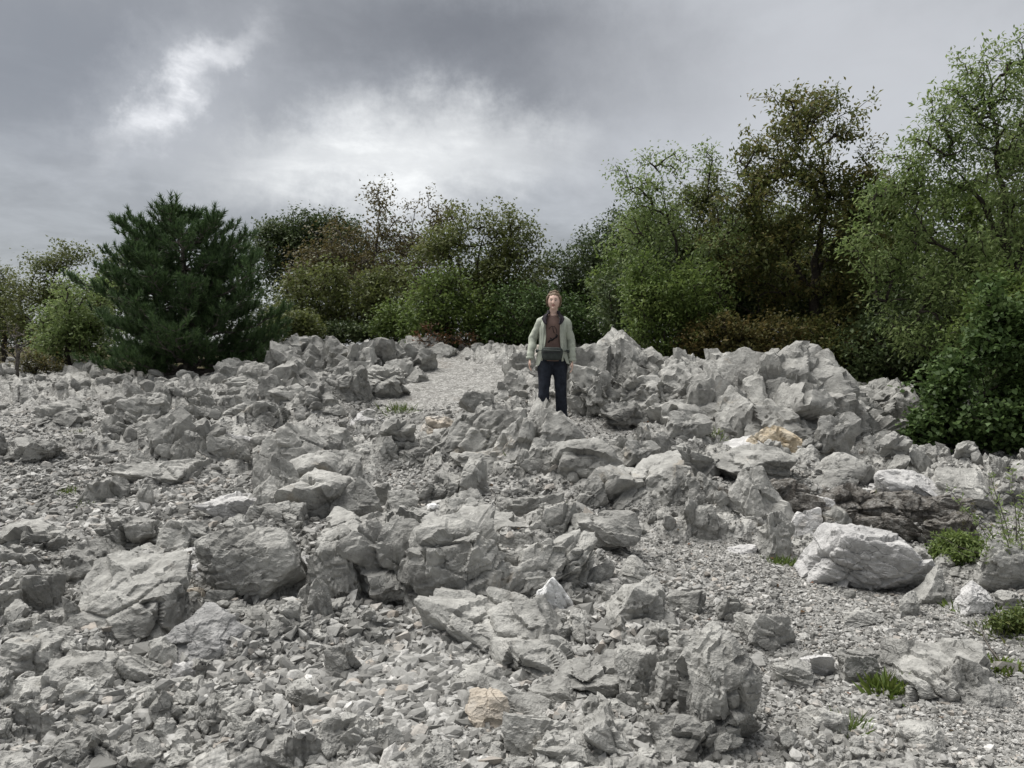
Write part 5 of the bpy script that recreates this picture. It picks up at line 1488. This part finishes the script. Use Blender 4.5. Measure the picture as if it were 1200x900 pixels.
        for a, b in zip(pts[:-1], pts[1:]):
            for t in np.linspace(0, 1, 6, endpoint=False):
                fine.append((a[0] * (1 - t) + b[0] * t, a[1] * (1 - t) + b[1] * t, a[2] * (1 - t) + b[2] * t))
        fine.append(pts[-1])
        ring_loft(q, fine, 24)
        smm = q.mesh('sleeve', M_JACKET, True); wrinkle(smm, 0.011, 15, 9 + s, (0.6, 0.6, 1.5)); link('sleeve', smm, jac)
        q = MB(); ring_loft(q, [(wr + V(0, 0, 0.022), 0.051, 0.053), (wr + V(0, 0, -0.016), 0.048, 0.051)], 20); link('cuff', q.mesh('cuff', M_JACKET, True), jac)
        # dark collar flap lying open on each side
        q = MB()
        prof = [(0.052, -0.060, 1.415), (0.075, -0.085, 1.385), (0.095, -0.112, 1.345), (0.090, -0.135, 1.300), (0.083, -0.146, 1.265)]
        inn = [V(x * s, y, z) for x, y, z in prof]; outr = [V((x + d) * s, y + 0.012, z - 0.012) for (x, y, z), d in zip(prof, (0.03, 0.045, 0.05, 0.036, 0.008))]
        back = [V(0.075 * s, 0.06, 1.415), V(0.02 * s, 0.085, 1.425)]
        ring = inn[::-1] + [V(0.075 * s, 0.0, 1.425)] + back
        top = [p + V(0.012 * np.sign(p[0]), 0, 0.030) for p in ring]
        q2 = []
        ring_loft(q, [(p, 0.011, 0.022, (0, 0.4, 1.0) if i < 4 else (0, 1, 0.1)) for i, p in enumerate(ring)], 10)
        Vv = np.array(inn + outr + [p + V(0, -0.008, 0.004) for p in inn] + [p + V(0, -0.008, 0.004) for p in outr]); L = len(inn); Ff = []
        for i in range(L - 1):
            Ff += [(i, i + 1, L + i + 1, L + i), (2 * L + i, 3 * L + i, 3 * L + i + 1, 2 * L + i + 1), (i, 2 * L + i, 2 * L + i + 1, i + 1), (L + i, L + i + 1, 3 * L + i + 1, 3 * L + i)]
        q.add(Vv, np.array(Ff)); link('collar', q.mesh('collar', M_COLLAR, True, 40), jac)
        # chest pocket and front placket
        q = MB(); ring_loft(q, [(V(0.100 * s, -0.143, 0.80 + 0.05 * i) if False else V((0.205 * math.sin(0.70) - 0.002 * i) * s, -0.150 * math.cos(0.70) - 0.006, 0.80 + 0.052 * i), 0.012, 0.006) for i in range(10)], 8)
        link('placket', q.mesh('placket', M_JACKET, True), jac)
    # waist bag: worn, but a thing of its own
    bag = empty('waist_bag', (base[0] + 0.017, base[1], base[2] + 0.89 * SC), 'dark grey-green waist bag worn low over the jacket', 'bag')
    bag.rotation_euler = e.rotation_euler; bag.scale = e.scale
    q = MB()
    d, f = ICO[4]
    k = (np.abs(d) ** 5).sum(1) ** (-1 / 5.0); p = d * k[:, None] * np.array([0.135, 0.050, 0.082])
    p[:, 0] *= 1 - 0.10 * np.clip(-p[:, 2] / 0.08, 0, 1); p[:, 1] += 0.55 * p[:, 0] ** 2 * 3.0
    q.add(p + V(0.0, -0.178, 0), f); pouch = link('pouch', q.mesh('pouch', M_BAG, True), bag)
    q = MB(); ring_loft(q, [(V(x, -0.231 + 1.6 * x * x, 0.045), 0.004, 0.004, (1, 0, 0)) for x in np.linspace(-0.105, 0.105, 9)], 8); link('zip', q.mesh('zip', M_ZIP, True), pouch)
    q = MB(); ring_loft(q, [(V(x, -0.228 + 1.6 * x * x, 0.015), 0.003, 0.005, (1, 0, 0)) for x in np.linspace(-0.115, 0.115, 9)], 8); link('flap_seam', q.mesh('flap_seam', M_COLLAR, True), pouch)
    q = MB(); ring_loft(q, [(V(0.215 * math.sin(t), -0.172 * math.cos(t), 0.03 + 0.01 * math.cos(t)), 0.004, 0.018, (math.cos(t), math.sin(t), 0)) for t in np.linspace(0.5, 2 * math.pi - 0.5, 40)], 8)
    link('strap', q.mesh('strap', M_BAG, True), bag)
    # the rock she stands on
    ROCK_FOOT.append((base[0], base[1], 0.2))
    print('woman base', base, 'ground', gz)
    return base
WB = woman()
# ------------------------------------------------------------------ small plants, twigs, flowers
def tuft(name, label, px, py, w, h, leaf='grass', n=90, cat='plant', seed=0, broad=0.10, lean=0.5):
    rs = np.random.RandomState(seed + 100)
    g = ground_hit(px, py); m = g[1] / FPX
    z = float(h_full(g[0], g[1])[0])
    W, H = w * m / 2, h * m
    c = np.stack([rs.normal(0, W * 0.55, n), rs.normal(0, W * 0.45, n), np.full(n, -0.01)], 1)
    out = np.stack([c[:, 0] / W, c[:, 1] / W, np.zeros(n)], 1)
    ax = unit(out * lean + rs.normal(size=(n, 3)) * 0.5 + np.array([0, 0, 0.8]))
    ax[:, 2] = np.abs(ax[:, 2])
    L = H * rs.uniform(0.5, 1.15, n)
    V, F = leaves_np(c, ax, unit(rs.normal(size=(n, 3))), L, np.maximum(L * broad, 0.004), 0.1)
    gz = h_full(V[:, 0] + g[0], V[:, 1] + g[1]) - z
    base = np.repeat(np.arange(n), 4); V[:, 2] += gz.reshape(-1, 4)[:, :1].repeat(4, 1).ravel()
    o = link(name, mesh_np(name, V, F, LM[leaf]), None, (g[0], g[1], z))
    tag(o, label, cat); return o

TUFTS = [
    ('grass_tuft', 'dark green grass tuft beside the half-buried rounded rock', 996, 856, 34, 26, 'green', 170, 0.14),
    ('grass_tuft', 'yellow-green leafy plant against the ribbed bedrock slab', 1038, 812, 36, 26, 'moss', 150, 0.3),
    ('moss_patch', 'bright moss patch on the gravel past the ribbed slab', 1168, 784, 50, 14, 'moss', 330, 0.5),
    ('moss_patch', 'green ground-cover patch below the white-faced stone', 1140, 716, 50, 12, 'moss', 260, 0.5),
    ('moss_patch', 'wide green grassy patch at the gravel edge under the thin-stemmed shrub', 1195, 745, 70, 22, 'grass', 340, 0.2),
    ('grass_tuft', 'short green tuft at the foot of the standing stone', 918, 662, 26, 12, 'green', 160, 0.3),
    ('grass_tuft', 'grass tuft growing on the low long bedrock slab', 150, 806, 28, 18, 'olive', 110, 0.12),
    ('grass_tuft', 'bright grass clump in the rubble hollow behind the boulder heap', 468, 484, 34, 14, 'moss', 150, 0.12),
    ('grass_tuft', 'small green weed in the crack of the fluted rock wall', 602, 553, 12, 16, 'green', 50, 0.2),
    ('grass_tuft', 'small green weed on the blue-grey gravel', 170, 620, 10, 7, 'moss', 40, 0.2),
    ('grass_tuft', 'low green moss at the foot of the squat rock', 106, 592, 24, 8, 'moss', 90, 0.3),
    ('grass_tuft', 'yellow-green moss tuft left of the squat rock', 80, 578, 26, 8, 'moss', 90, 0.3),
    ('grass_tuft', 'green tuft on the bare slope below the rusty bush', 32, 534, 16, 9, 'grass', 60, 0.15),
    ('grass_tuft', 'sparse weed tuft near the pale cap-shaped boulder', 92, 508, 16, 7, 'olive', 60, 0.15),
    ('grass_tuft', 'green tuft beside the blocky boulder at the gravel edge', 4, 660, 22, 12, 'moss', 90, 0.25),
    ('grass_tuft', 'olive plant on the rocks at the end of the jagged ridge', 1018, 478, 14, 22, 'green', 80, 0.15),
    ('grass_tuft', 'small green tuft by the ochre scar', 838, 528, 22, 10, 'moss', 80, 0.2),
    ('grass_tuft', 'small moss tuft in the cleft of the low split rock', 660, 615, 14, 8, 'olive', 60, 0.2),
    ('ground_plant', 'green weeds on the soil bank beside the domed boulder', 1040, 600, 60, 14, 'olive', 140, 0.2),
]
for i, (nm, lb, px, py, w, h, lf, n, br) in enumerate(TUFTS):
    tuft(nm, lb, px, py, w, h, lf, n, seed=i, broad=br * 0.55)

def stem_plant(name, label, px, py, stems, leaf, seed, flower=None, lsz=0.035):
    rs = np.random.RandomState(seed)
    g = ground_hit(px, py); m = g[1] / FPX
    z = float(h_full(g[0], g[1])[0])
    e = empty(name, (g[0], g[1], z), label, 'plant')
    pos, par, rad = [], [], []; lc, la = [], []; tops = []
    for (dx, dh) in stems:
        tip = np.array([dx * m, rs.uniform(-0.12, 0.12), dh * m]); b = np.array([rs.normal(0, 0.02), rs.normal(0, 0.02), -0.02])
        prev = -1; n = 9
        for k in range(n + 1):
            u = k / n
            p = b + (tip - b) * np.array([u ** 1.5, u ** 1.4, u ** 0.85]) + rs.normal(0, 0.006, 3)
            pos.append(p); par.append(prev); prev = len(pos) - 1; rad.append(0.0055 * (1 - 0.65 * u))
            if u > 0.2:
                for _ in range(9):
                    lc.append(p + rs.normal(0, 0.014, 3)); la.append(np.array([rs.normal(), rs.normal(), rs.uniform(0.1, 1.3)]))
        tops.append(pos[-1])
    mb = MB(); tubes(np.array(pos), np.array(par), np.array(rad), mb, 0.02)
    link('stem', mb.mesh('stem', M_BARK_G, True), e)
    lc = np.array(lc); la = unit(np.array(la)); L = lsz * rs.uniform(0.5, 1.3, len(lc))
    V, F = leaves_np(lc, la, unit(rs.normal(size=(len(lc), 3))), L, L * 0.3)
    link('leaves', mesh_np('leaves', V, F, LM[leaf]), e)
    if flower:
        for fp in flower:
            n = 26; c = np.zeros((n, 3)) + np.array([fp[0] * m, fp[2] if len(fp) > 2 else -0.05, fp[1] * m])
            ax = unit(rs.normal(size=(n, 3))); L = np.full(n, 0.020)
            V, F = leaves_np(c, ax, unit(rs.normal(size=(n, 3))), L, L * 0.6)
            link('flower', mesh_np('flower', V, F, LM['pinkflower']), e)
    return e
stem_plant('stem_shrub', 'thin-stemmed green shrub leaning over the rocks past the soil bank', 1190, 690,
           [(-90, 120), (-70, 95), (-40, 135), (-20, 110), (5, 140), (-110, 70), (20, 120), (-55, 60), (-30, 80), (-80, 50), (10, 90)], 'light', 5, flower=[(4, 132)])
stem_plant('flowering_weed', 'low green weed with one bright pink flower beneath the bank', 1122, 655,
           [(-12, 22), (4, 30), (12, 20), (-20, 16), (22, 14)], 'green', 6, flower=[(-3, 30)], lsz=0.03)
stem_plant('dead_weed', 'thin dry stalks standing beside the pink flower', 1130, 640,
           [(3, 60), (-6, 44), (10, 36), (-14, 30)], 'rust', 7, lsz=0.016)

def twig(label, pts, r, seed):
    rs = np.random.RandomState(seed); P = []
    for (px, py) in pts:
        g = ground_hit(px, py); P.append(np.array([g[0], g[1], float(h_full(g[0], g[1])[0]) + 0.03]))
    P = np.array(P); b = P[0].copy(); fine = []
    for a, c in zip(P[:-1], P[1:]):
        for t in np.linspace(0, 1, 4, endpoint=False): fine.append(a + (c - a) * t + rs.normal(0, 0.006, 3))
    fine.append(P[-1]); fine = np.array(fine) - b
    mb = MB(); tubes(fine, np.arange(len(fine)) - 1, np.linspace(r, r * 0.4, len(fine)), mb)
    tag(link('twig', mb.mesh('twig', M_BARK_G, True), None, tuple(b)), label, 'twig')
twig('crooked dead stick lying on the rocks at the edge of the ivy', [(1068, 520), (1085, 508), (1100, 502), (1104, 488)], 0.016, 1)
twig('thin pale stick lying across the pebbles by the ribbed slab', [(1185, 800), (1160, 770), (1150, 745)], 0.008, 2)
twig('short dark stick lying on the pebbles beside the tan stone', [(485, 866), (500, 852)], 0.009, 3)


g_ = ground_hit(1128, 668)
tree('herb_clump', 'feathery green herb clump under the soil bank behind the pitted boulder', float(g_[1]), 1125, [(1122, 645, 32, 18), (1102, 654, 20, 12), (1148, 648, 20, 18), (1125, 630, 20, 10)],
     [[(1125, 668), (1124, 655), (1120, 640)], [(1126, 666), (1148, 645)], [(1123, 666), (1102, 652)]], 170, 'green', 22, 0.028, 0.022, cat='plant', seed=201, gap=-0.5, gapf=4.0, trunk_r=0.006, tip_r=0.0016, bark=M_BARK)
g_ = ground_hit(1192, 745)
tree('herb_clump', 'straggling green herbs at the gravel edge under the thin-stemmed shrub', float(g_[1]), 1195, [(1190, 728, 30, 10), (1165, 736, 22, 7), (1215, 726, 30, 14)],
     [[(1195, 745), (1194, 735), (1190, 725)], [(1194, 744), (1165, 735)]], 120, 'grass', 20, 0.026, 0.02, cat='plant', seed=202, gap=-0.4, gapf=4.0, trunk_r=0.005, tip_r=0.0015, bark=M_BARK)
